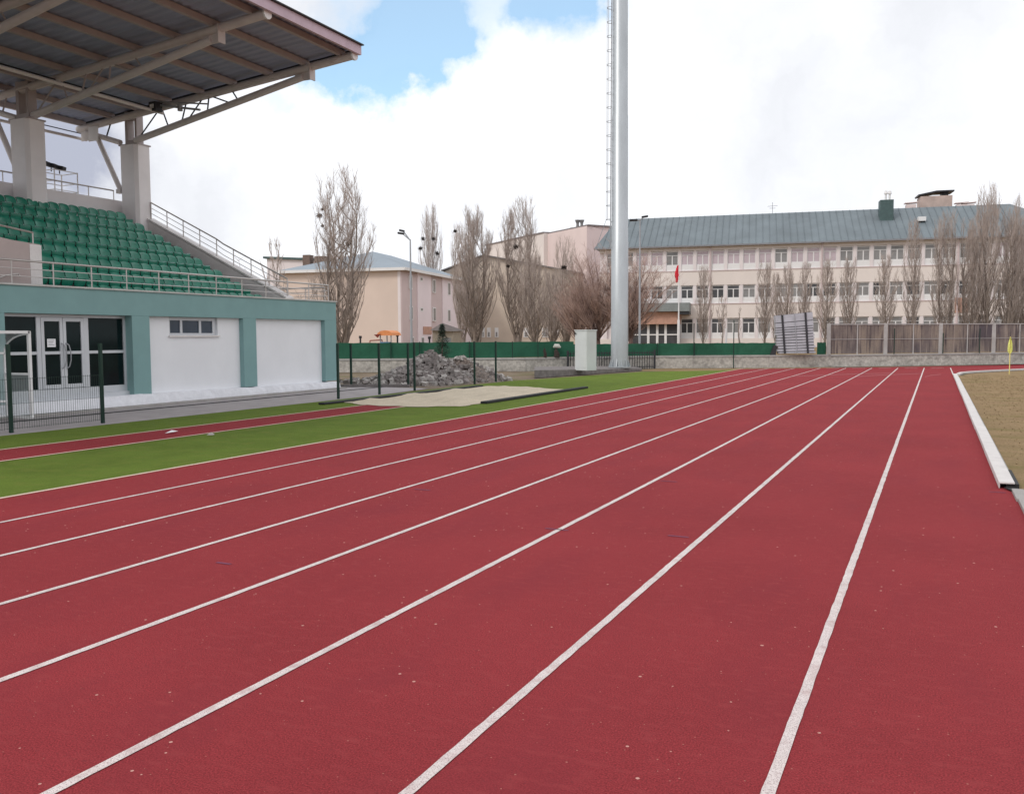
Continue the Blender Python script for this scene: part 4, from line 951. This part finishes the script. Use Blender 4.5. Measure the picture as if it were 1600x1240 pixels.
z_a = G.hit(585, 393, 9.0)[1]
g._a([G(uA-ov, -ov, EZ2), G(ov+.2, -ov, EZ2), G(ov+.2, LEN+ov, EZ2), G(uA-ov, LEN+ov, EZ2), G(mid, 9, z_a), G(mid, LEN-9, z_a)], [(0, 1, 4), (1, 2, 5, 4), (2, 3, 5), (3, 0, 4, 5), (3, 2, 1, 0)])
rf = g.build('roof', broof_m, bb)
g = MB(); g.bar(G(uA-ov, -ov-.02, EZ2-.05), G(ov+.2, -ov-.02, EZ2-.05), .15, .3); g.bar(G(ov+.24, -ov, EZ2-.05), G(ov+.24, LEN, EZ2-.05), .15, .3); g.build('eave_board', white2_m, rf)
g = MB(); g.box(-.3, .015, -.05, .0, GZ, EZ2-.2, T=G); g.build('corner_strip', pinkl_m, bb)
u, z = G.hit(480, 400, 8); g = MB(); g.box(u-.6, u+.3, 8, 9, z-2, z+.15, T=G); g.build('chimney', brown_m, rf); g = MB(); g.box(u+.9, u+2.2, 8, 9, z-2, z-.05, T=G); g.build('chimney', brown_m, rf)

# ---- far pale building (left edge)
o1 = atd(417, 404, 130); H_ = Frame(o1, ANG); g0 = thing('flat_building', 'distant pale flat roofed building behind the railing', 'building', H_(6, 0, GZ))
g = MB(); g.box(0, 16, 0, 10, GZ, o1.z, T=H_); g.build('wall', pinkl_m, g0); g = MB(); g.prism([H_(-.4, -.4, o1.z), H_(16.4, -.4, o1.z-1.0), H_(16.4, -.4, o1.z-.7), H_(-.4, -.4, o1.z+.3)], H_.w*11); g.build('roof', groofd_m, g0)

# ---- tall rose building with a sloping parapet
nr = atd(917, 353, 128); fr_ = atd(766, 384, 155)
rb = thing('tall_rose_building', 'tall windowless rose building with sloping roofline left of the school', 'building', (nr.x, nr.y, GZ))
dirv = Vector((fr_.x-nr.x, fr_.y-nr.y, 0)); perp = Vector((dirv.y, -dirv.x, 0)).normalized()*-18
if perp.y < 0: perp = -perp
K = lambda t, z: Vector((nr.x+dirv.x*t, nr.y+dirv.y*t, z))
tj = .36; zj = nr.z+(fr_.z-nr.z)*tj
g = MB(); g.prism([K(0, GZ), K(tj, GZ), K(tj, zj), K(0, nr.z)], perp); g.build('near_wall', rose_m, rb)
offp = -perp.normalized()*.7
g = MB(); g.prism([K(tj, GZ)+offp, K(1, GZ)+offp, K(1, fr_.z)+offp, K(tj, zj+.1)+offp], perp); g.build('far_wall', pink_m, rb)
g = MB(); g.prism([K(-.01, nr.z), K(tj, zj), K(tj, zj+.2), K(-.01, nr.z+.2)], perp); g.prism([K(tj, zj+.1)+offp*1.2, K(1.01, fr_.z)+offp*1.2, K(1.01, fr_.z+.2)+offp*1.2, K(tj, zj+.3)+offp*1.2], perp); g.build('roof_edge', mat('roof_edge', (.22, .19, .19)), rb)
pe2 = R0*3.3+Vector((0, .8, 0))
g = MB(); g.prism([K(0, GZ)+R0*.02, K(0, GZ)+pe2, K(0, nr.z-.9)+pe2, K(0, nr.z+.1)+R0*.02], Vector((0, 12, 0))); g.build('end_wall', lilacd_m, rb)
g = MB()
for xx in (902.5, 909): 
    p = atd(xx, 354, 132); g.tube(p-Vector((0, 0, .5)), p+Vector((0, 0, .45)), .28, .2, n=8); g.tube(p+Vector((0, 0, .4)), p+Vector((0, 0, .95)), .2, .42, n=8)
p = atd(901, 356, 132); g.box(p.x-1.0, p.x+1.5, p.y, p.y+.6, p.z-.6, p.z+.1); g.build('chimney_pot', mat('chimney_grey', (.2, .19, .19)), rb)
p = atd(928, 358, 134); g = MB(); g.box(p.x-.55, p.x+.7, p.y, p.y+.8, p.z-3.5, p.z+.3); g.build('chimney', rose_m, rb)

# ---- ochre building behind poplars
o2 = atd(700, 535, 119); O_ = Frame(o2, ANG+math.radians(6)); uo = O_.hit(905, 480)[0]; ezo = O_.hit(700, 424)[1]
ob = thing('ochre_building', 'ochre building with low gable half hidden by bare poplars', 'building', O_(uo/2, 0, GZ))
ua = O_.hit(756, 400)[0]; za = O_.hit(756, 400)[1]; zr = O_.hit(890, 428)[1]
g = MB(); g.prism([O_(-.5, 0, GZ), O_(uo, 0, GZ), O_(uo, 0, zr), O_(ua+2.8, 0, za-.3), O_(ua, 0, za), O_(-.5, 0, ezo)], O_.w*5); g.build('wall', ochre_m, ob)
g = MB(); 
for (pA, pB) in (((-.7, ezo), (ua, za)), ((ua, za), (uo+.2, zr))): g.bar(O_(pA[0], 2.2, pA[1]+.1), O_(pB[0], 2.2, pB[1]+.1), 5.4, .16)
g.build('roof', mat('roof_brown', (.16, .15, .15)), ob)
for (x, w_) in ((764, 3), (776, 3), (822, 4), (838, 4), (852, 5), (868, 5), (755, 2.5)):
    u0, z1 = O_.hit(x-w_, 512); u1, z0 = O_.hit(x+w_, 527); g = MB(); g.box(u0, u1, -.08, .1, z0, z1, T=O_); wn = g.build('window', white2_m, ob)
    g = MB(); g.box(u0+.15, u1-.15, -.1, -.02, z0+.1, z0+(z1-z0)*.55, T=O_); g.build('pane', win_g, wn)

# ---- kiosk
D = 60; k0 = atd(676, 540, D); KF = Frame(k0, ANG); 
kk = thing('garden_kiosk', 'small kiosk with brown pitched roof behind the fir tree', 'kiosk', KF(.8, 0, GZ)); ku = KF.hit(708, 530)[0]; kz = KF.hit(690, 516)[1]; kt = KF.hit(684, 504)[1]
g = MB(); g.box(0, ku, 0, 1.6, GZ, kz, T=KF); g.build('wall', mat('kiosk_wall', (.36, .31, .25)), kk)
g = MB(); c_ = KF(ku*.28, .8, kt); q = [KF(-.1, -.25, kz), KF(ku+.15, -.25, kz-.08), KF(ku+.15, 1.9, kz), KF(-.1, 1.9, kz)]; g._a(q+[c_], [(0, 1, 4), (1, 2, 4), (2, 3, 4), (3, 0, 4), (3, 2, 1, 0)]); g.build('roof', mat('kiosk_roof', (.15, .125, .115), rough=.8), kk)
g = MB(); g.box(ku*.55, ku*.9, -.03, .05, GZ+.2, kz-.5, T=KF); g.build('window', win_g, kk)
# ---- playground
D = 60; p0 = atd(608, 540, D)
pg = thing('play_tower', 'playground tower with orange canopy behind the green screen', 'playground tower', (p0.x, p0.y, GZ))
zt_ = atd(605, 516, D).z; zb_ = atd(605, 524, D).z
g = MB(); hw = .5
for (a, b) in ((-1, -1), (1, -1), (1, 1), (-1, 1)): g.tube((p0.x+a*.42, p0.y+b*.4, GZ), (p0.x+a*.42, p0.y+b*.4, zb_), .04, n=6)
g.build('posts', galvd_m, pg)
g = MB(); rows = []
for i in range(7):
    a = math.pi*i/6; rows.append([(p0.x+math.cos(a)*.62, p0.y-.55, zb_+math.sin(a)*(zt_-zb_)), (p0.x+math.cos(a)*.62, p0.y+.55, zb_+math.sin(a)*(zt_-zb_))])
g.grid(rows); g._a([rows[i][0] for i in range(7)], [tuple(range(7))]); g.build('canopy', orange_m, pg)
g = MB(); g.box(p0.x-.4, p0.x+.4, p0.y-.45, p0.y-.4, atd(605, 542, D).z, atd(605, 534, D).z); g.build('panel', blue_m, pg)
g = MB(); q = Vector((p0.x-.5, p0.y-.6, zb_)); g._a([q+Vector((-.3, 0, .06)), q+Vector((.25, 0, .1)), q+Vector((0, 0, -.16)), q+Vector((0, .2, .06))], [(0, 1, 2), (0, 3, 1), (1, 3, 2), (2, 3, 0)]); g.build('small_roof', mat('dark_red', (.18, .03, .02)), pg)
for (x, yt, lab) in ((621, 522, 'dark post right of the orange play canopy'), (563, 525, 'thin dark post left of the playground bars'), (671, 526, 'dark post left of the kiosk')):
    t = atd(x, yt, 60); g = MB(); g.tube((t.x, t.y, GZ), t, .06, n=8); g.tube(t-Vector((0, 0, .15)), t+Vector((0, 0, .02)), .1, n=8); single(g, 'post', dark_m, lab, 'post', (t.x, t.y, GZ))
a, b = atd(578, 532, 60), atd(597, 531, 60); g = MB(); g.tube(a, b, .04, n=6); g.tube((a.x, a.y, GZ), a, .035, n=6); g.tube((b.x, b.y, GZ), b, .035, n=6); single(g, 'climbing_bar', mat('bar_red', (.35, .12, .1)), 'reddish horizontal climbing bar left of the play tower', 'climbing bar', (a.x, a.y, GZ))

# ================================================================== TREES
def limb(g, p, d, L_, r0, rnd, n=5, sides=4, up=.15, wob=.06, out=None):
    pts = [p]; rs = [r0]; d = d.normalized(); q = p.copy()
    for i in range(n):
        d = (d+Vector((rnd.uniform(-wob, wob), rnd.uniform(-wob, wob), up))).normalized(); q = q+d*(L_/n); pts.append(q.copy()); rs.append(max(r0*(1-(i+1)/n*.85), .004))
    g.path(pts, rs, sides); 
    if out is not None: out.append((pts, rs))
    return pts
def tw(g, p, d, L_, r, rnd):
    # one thin twig: three-sided, slightly bent
    d = d.normalized(); q = p+d*L_*.5; e = (d+Vector((rnd.uniform(-.15, .15), rnd.uniform(-.15, .15), .2))).normalized(); s_ = q+e*L_*.5
    a = d.orthogonal().normalized()*r; b = d.cross(a).normalized()*r
    A = [p+a, p-a*.5+b*.87, p-a*.5-b*.87]; B = [q+a*.7, q-a*.35+b*.6, q-a*.35-b*.6]
    g._a(A+B+[s_], [(0, 1, 4, 3), (1, 2, 5, 4), (2, 0, 3, 5), (3, 4, 6), (4, 5, 6), (5, 3, 6)])
def poplar_meshes(H, R, seed, nb=46, nt=22, base=.12, tr=None, twr=.007, split=1, out=2.0, bare=.0):
    rnd = random.Random(seed); gt = MB(); gc = MB(); tr = tr or H*.014; trunks = []
    for s_ in range(split):
        a = 6.28*s_/split+rnd.random(); x = Vector((math.cos(a), math.sin(a), 0)); pts = []; n = 10; wx = wy = 0
        for i in range(n+1):
            t = i/n; wx += rnd.uniform(-.012, .012)*H; wy += rnd.uniform(-.012, .012)*H
            sp_ = (tr*.9+R*.42*(1-(1-t)**2.2)) if split > 1 else 0
            pts.append(x*sp_*min(1, t*6+.25)+Vector((wx*min(1, t*3), wy*min(1, t*3), H*t*(1-.07*s_*rnd.uniform(.6, 1.2)) if i else 0)))
        gt.path(pts, [max(.006, tr*(1.3 if i == 0 else 1)*(1-.96*(i/n)**.75)/(1 if split == 1 else 1.25)) for i in range(n+1)], 7); trunks.append(pts)
    if split > 1: gt.path([Vector((0, 0, 0)), Vector((0, 0, H*.06)), Vector((0, 0, H*.10))], [tr*1.7, tr*1.4, tr*.7], 9)
    def prof(z):
        t0 = (z-base)/(1-base)
        if t0 <= 0: return 0
        return R*min(1, (t0/.30)**.55)*math.sqrt(max(0, 1-max(0, (t0-.45)/.57)**2.2))
    for b in range(nb):
        t = base*.6+(.88-base*.6)*((b+rnd.random())/nb)**1.25; pts = trunks[b % split]; i = min(len(pts)-2, int(t*(len(pts)-1))); p = pts[i].lerp(pts[i+1], t*(len(pts)-1)-i)
        a = b*2.4+rnd.random(); L_ = min(H*(.40-.20*t)*rnd.uniform(.7, 1.15), (1.02-t)*H); zt = min(.985, t+L_/H)
        rad = max(0, prof((t+zt)/2+.03)*rnd.uniform(.35, 1.0)); e = Vector((math.cos(a)*rad, math.sin(a)*rad, 0)); ctr = Vector((p.x, p.y, 0)); br = tr*(.26-.16*t)*rnd.uniform(.7, 1.2)
        end_r = prof(zt)/max(.01, R); m = 7; P = []; rs = []
        for k in range(m+1):
            u = k/m; q = ctr+(e-ctr*.8)*(1-(1-u)**out)*(1-.25*u*u*(1-end_r)); q = Vector((q.x+rnd.uniform(-.02, .02)*R, q.y+rnd.uniform(-.02, .02)*R, p.z+L_*u)) if k else p.copy()
            P.append(q); rs.append(max(.005, br*(1-u*.9)))
        (gt if br > tr*.15 else gc).path(P, rs, 4)
        for k in range(nt):
            u = rnd.uniform(.08, 1)**.85; j = min(m-1, int(u*m)); q = P[j].lerp(P[j+1], u*m-j); aa = rnd.random()*6.28; sp_ = rnd.uniform(.1, .55)
            dd = (P[j+1]-P[j]).normalized()*.8+Vector((math.cos(aa)*sp_, math.sin(aa)*sp_, .45)); l2 = H*rnd.uniform(.05, .12)*(1.15-.45*u)
            tw(gc, q, dd, l2, twr*rnd.uniform(.8, 1.3), rnd)
            for z in range(2):
                if rnd.random() < .7: q2 = q+dd.normalized()*l2*rnd.uniform(.3, .7); aa = rnd.random()*6.28; tw(gc, q2, dd.normalized()+Vector((math.cos(aa)*.45, math.sin(aa)*.45, .25)), l2*.6, twr*.8, rnd)
    for T_ in trunks:
        for k in range(40):
            t = rnd.uniform(.5, 1); i = min(len(T_)-2, int(t*(len(T_)-1))); p = T_[i].lerp(T_[i+1], t*(len(T_)-1)-i); aa = rnd.random()*6.28; tw(gc, p, Vector((math.cos(aa)*.4, math.sin(aa)*.4, 1)), H*rnd.uniform(.05, .1), twr, rnd)
    return gt, gc
def add_tree(name, label, x, ytop, D, meshes, scale=None, mats=(bark_m, twig_m), group='bare poplars behind the stone wall', H=None, rot=0, sx=1):
    t = atd(x, ytop, D); p = Vector((t.x, t.y, GZ)); r = thing(name, label, 'tree', p, group)
    zs = sorted(v.co.z for v in meshes[1].vertices); H = zs[int(len(zs)*.9985)]      # height the crown really reaches
    k = (t.z-GZ)/H; sx *= 1.08
    for nm, me in (('trunk', meshes[0]), ('crown', meshes[1])):
        ob_ = bpy.data.objects.new(nm, me); COL.objects.link(ob_); ob_.parent = r; ob_.rotation_euler = (0, 0, rot); ob_.scale = (k*sx, k*sx, k); ob_['_o'] = [0, 0, 0]
    return r, t
def make_me(pair, mats):
    out = []
    for g_, m_, nm in ((pair[0], mats[0], 'trunk'), (pair[1], mats[1], 'crown')):
        me = bpy.data.meshes.new(nm); me.from_pydata([tuple(v) for v in g_.v], [], g_.f); me.materials.append(m_); out.append(me)
    return out
VS = {}
VS['big1'] = make_me(poplar_meshes(11, 1.8, 21, nb=105, nt=22, base=.05, split=4, twr=.0075, tr=.17), (bark_m, twig_m))
VS['big2'] = make_me(poplar_meshes(11, 1.65, 22, nb=105, nt=22, base=.07, split=2, twr=.008, tr=.17), (bark_m, twig_m))
VS['big3'] = make_me(poplar_meshes(11, 1.9, 23, nb=120, nt=24, base=.08, split=3, twr=.008, tr=.2), (bark_m, twig_m))
VS['s1'] = make_me(poplar_meshes(7, .92, 31, nb=56, nt=18, base=.12, twr=.0075, tr=.10), (bark_m, twig_m))
VS['s2'] = make_me(poplar_meshes(7, .85, 32, nb=60, nt=16, base=.18, twr=.0075, tr=.11), (bark_m, twig_m))
VS['s3'] = make_me(poplar_meshes(7, .72, 33, nb=48, nt=16, base=.08, twr=.0075, tr=.10), (twigd_m, twig_m))
VS['d1'] = make_me(poplar_meshes(9, .95, 34, nb=90, nt=16, base=.03, twr=.0075, tr=.14, split=2), (bark_m, twig_m))
# name, label, x, ytop, D, mesh key, H of mesh, rotation, horizontal stretch
TR = [
 ('tallest bare poplar standing at the corner of the stand', 529, 262, 54, 'big1', 11, 0.3, 1.08),
 ('bare poplar rising behind the blue grey hip roof', 672, 318, 118, 'big2', 11, 1.0, .62),
 ('broad bare poplar with a thick trunk right of the beige building', 742, 322, 72, 'big3', 11, 2.0, 1.0),
 ('slim bare poplar close behind the broad one', 722, 350, 84, 'big2', 11, 3.0, .7),
 ('tall bare poplar in front of the rose building', 808, 308, 72, 'big2', 11, 0, .98),
 ('bushy bare poplar just right of the tall one by the rose building', 836, 392, 68, 'big3', 11, 1.2, 1.1),
 ('bare poplar with a round nest left of the cabinet', 884, 368, 66, 'big1', 11, 2.6, .9),
 ('low bare poplar between two taller ones by the ochre wall', 862, 420, 64, 'big3', 11, 4.0, 1.0),
 ('slender bare poplar before the left school windows', 1100, 412, 60, 's1', 7, 0, .85),
 ('bare poplar between the pollard and the strapped stack', 1196, 405, 60, 's1', 7, 1.5, 1),
 ('thin bare poplar directly left above the strapped stack', 1213, 425, 64, 's3', 7, 0, 1),
 ('dark stemmed poplar above the left of the strapped stack', 1231, 412, 64, 's2', 7, 1, 1),
 ('bare poplar above the right of the strapped stack', 1258, 408, 64, 's3', 7, 2, 1.05),
 ('bare poplar at the left end of the concrete fence', 1291, 402, 60, 's2', 7, 3, 1.05),
 ('bare poplar over the first panels of the concrete fence', 1329, 400, 60, 's1', 7, 4, .95),
 ('bare poplar below the green roof box', 1387, 395, 60, 's2', 7, 5, 1),
 ('tall thin poplar left of the roof canopy', 1428, 342, 60, 's3', 7, 0, .9),
 ('dark bushy poplar under the brick roof stack', 1479, 328, 60, 'd1', 9, 0, .95),
 ('dark narrow poplar right of the wall sign', 1519, 340, 60, 'd1', 9, 2, .85),
 ('tallest bare poplar at the right end of the school', 1548, 285, 60, 'big2', 11, 1, .72),
 ('dark poplar near the right edge of the photo', 1582, 322, 60, 'd1', 9, 4, 1),
 ('bare poplar at the far right edge', 1606, 305, 62, 'big1', 11, 4, .8),
 ('pale poplar partly behind the tallest right one', 1531, 330, 66, 's1', 7, 2, .9),
]
for i, (lab, x, yt, D, key, H, rot, sx) in enumerate(TR): add_tree('bare_poplar', lab, x, yt, D, VS[key], H=H, rot=rot, sx=sx)
VS['p1'] = make_me(poplar_meshes(4, .5, 41, nb=16, nt=10, base=.35, twr=.008, tr=.07), (twigd_m, twig_m))
VS['p2'] = make_me(poplar_meshes(4, .18, 42, nb=6, nt=4, base=.5, twr=.010, tr=.11), (twigd_m, twigd_m))
add_tree('small_tree', 'small bare tree left of the dark pollard stump', 1129, 462, 60, VS['p1'], H=4, group='small bare trees before the school')
add_tree('pollard_tree', 'dark pollarded trunk with almost no branches before the school', 1157, 478, 60, VS['p2'], H=4, group='small bare trees before the school')
# reddish spreading tree behind the mast
def spreading(H, R, seed, nb, nt, twr=.012):
    rnd = random.Random(seed); gt = MB(); gc = MB()
    gt.path([Vector((0, 0, 0)), Vector((.05, 0, H*.12)), Vector((0, .05, H*.25))], [H*.022, H*.018, H*.014], 8)
    for b in range(nb):
        a = b*2.399; t = rnd.random(); p = Vector((0, 0, H*(.10+.18*t))); out = rnd.uniform(.25, 1.0)
        L_ = H*rnd.uniform(.55, .82)*(1-.25*out); d = Vector((math.cos(a)*out*R/H*2.3, math.sin(a)*out*R/H*2.3, 1-.35*out))
        P = limb(gt, p, d, L_, H*.0065*rnd.uniform(.6, 1.2), rnd, n=6, up=.04, wob=.14)
        for k in range(nt):
            u = rnd.uniform(.2, 1); j = min(len(P)-2, int(u*(len(P)-1))); q = P[j].lerp(P[j+1], u*(len(P)-1)-j); aa = rnd.random()*6.28
            dd = (P[j+1]-P[j]).normalized()+Vector((math.cos(aa), math.sin(aa), rnd.uniform(-.2, .6)))*.7; l2 = H*rnd.uniform(.06, .14)
            tw(gc, q, dd, l2, twr*1.2, rnd)
            for z in range(3):
                q2 = q+dd.normalized()*l2*rnd.uniform(.3, .9); aa = rnd.random()*6.28; tw(gc, q2, dd.normalized()+Vector((math.cos(aa), math.sin(aa), rnd.uniform(-.3, .6)))*.8, l2*.55, twr*.8, rnd)
    return gt, gc
VS['red'] = make_me(spreading(7.5, 2.3, 51, 60, 36, .008), (mat('bark_red', (.13, .085, .075)), twigr_m))
VS['shrub'] = make_me(spreading(4, 1.6, 52, 16, 14, .010), (twigd_m, twigd_m))
add_tree('spreading_tree', 'reddish brown spreading bare tree right behind the floodlight mast', 985, 378, 56, VS['red'], H=7.0, group='reddish bare trees around the mast', rot=.5)
add_tree('spreading_tree', 'reddish brown bare tree between the cabinet and the mast', 935, 388, 57, VS['red'], H=7.0, group='reddish bare trees around the mast', rot=2)
add_tree('spreading_tree', 'low reddish bare tree behind the electrical cabinet', 905, 425, 59, VS['red'], H=7.0, group='reddish bare trees around the mast', rot=3.4)
add_tree('spreading_tree', 'thin dark bare tree behind the sloping handrail', 428, 370, 60, VS['p1'], H=4, group='bare trees behind the stand', rot=1, sx=.9)
add_tree('spreading_tree', 'low spreading bare shrub beside the beige building', 455, 418, 58, VS['shrub'], H=4, group='bare trees behind the stand', rot=1)
add_tree('spreading_tree', 'low dark shrub seen through the sloping handrail', 392, 400, 60, VS['shrub'], H=4, group='bare trees behind the stand', rot=3)
# nests and mistletoe clumps
def nest(label, x, y, D, r_):
    c = atd(x, y, D); rnd = random.Random(int(x*7+y)); g = MB()
    for i in range(70):
        d = Vector((rnd.gauss(0, 1), rnd.gauss(0, 1), rnd.gauss(0, 1))).normalized(); q = c+d*r_*rnd.random()*.5; e = Vector((rnd.gauss(0, 1), rnd.gauss(0, 1), rnd.gauss(0, .6))).normalized()
        g.tube(q-e*r_*.4, q+e*r_*.7, .02, .006, n=3, cap=False)
    single(g, 'twig_nest', nest_m, label, 'nest', c, 'dark twig nests in the poplars')
for a_ in [('large round twig nest high left in the tallest poplar', 499, 337, 54, .26), ('small twig nest just above the large one in the tallest poplar', 504, 327, 54, .14), ('small nest below the large one at the left of the tallest poplar', 504, 353, 54, .14),
           ('large nest right of the trunk low in the tallest poplar', 545, 380, 54, .26), ('small nest high beside the trunk of the tallest poplar', 535, 325, 54, .1),
           ('nest in the left side of the poplar behind the hip roof', 661, 373, 117, .45), ('nest near the trunk of the poplar behind the hip roof', 677, 373, 117, .42), ('low left nest of the poplar behind the hip roof', 657, 388, 117, .48), ('low right nest of the poplar behind the hip roof', 683, 396, 117, .45),
           ('nest in the upper left of the broad poplar', 711, 361, 72, .22), ('nest in the tall poplar before the rose building roofline', 824, 367, 72, .22), ('wide nest in the middle of the tall poplar by the rose building', 806, 386, 71, .34), ('dark nest low in the tall poplar by the ochre roof', 794, 416, 71, .24),
           ('round nest in the poplar left of the cabinet', 881, 418, 65, .3)]: nest(*a_)
# fir
p = atd(691, 545, 42.6); GZ0 = GZ; GZ = 0.0; r = thing('fir_tree', 'small dark green fir tree in front of the kiosk', 'tree', (p.x, p.y, GZ)); zt_ = atd(691, 506, 42.6).z; H = zt_-GZ
g = MB(); g.tube((p.x, p.y, GZ), (p.x, p.y, zt_-.2), .06, .01, n=6); g.build('trunk', bark_m, r)
g = MB(); rnd = random.Random(77)
for i in range(2600):
    t = rnd.random()**.8; z = GZ+.05+(H-.05)*t; R_ = .62*(1-t)**.9*(1+.25*math.sin(t*30))+.03; a = rnd.random()*6.28; rr_ = R_*rnd.uniform(.3, 1); c = Vector((p.x+math.cos(a)*rr_, p.y+math.sin(a)*rr_, z))
    d = Vector((math.cos(a), math.sin(a), -.25))*.11; s_ = Vector((-math.sin(a), math.cos(a), .3*rnd.uniform(-1, 1)))*.025; g._a([c-s_, c+s_, c+d], [(0, 1, 2)])
g.build('crown', fir_m, r)
# low hedge seen over the green screen
for o in bpy.data.objects:
    if '_o' in o: del o['_o']
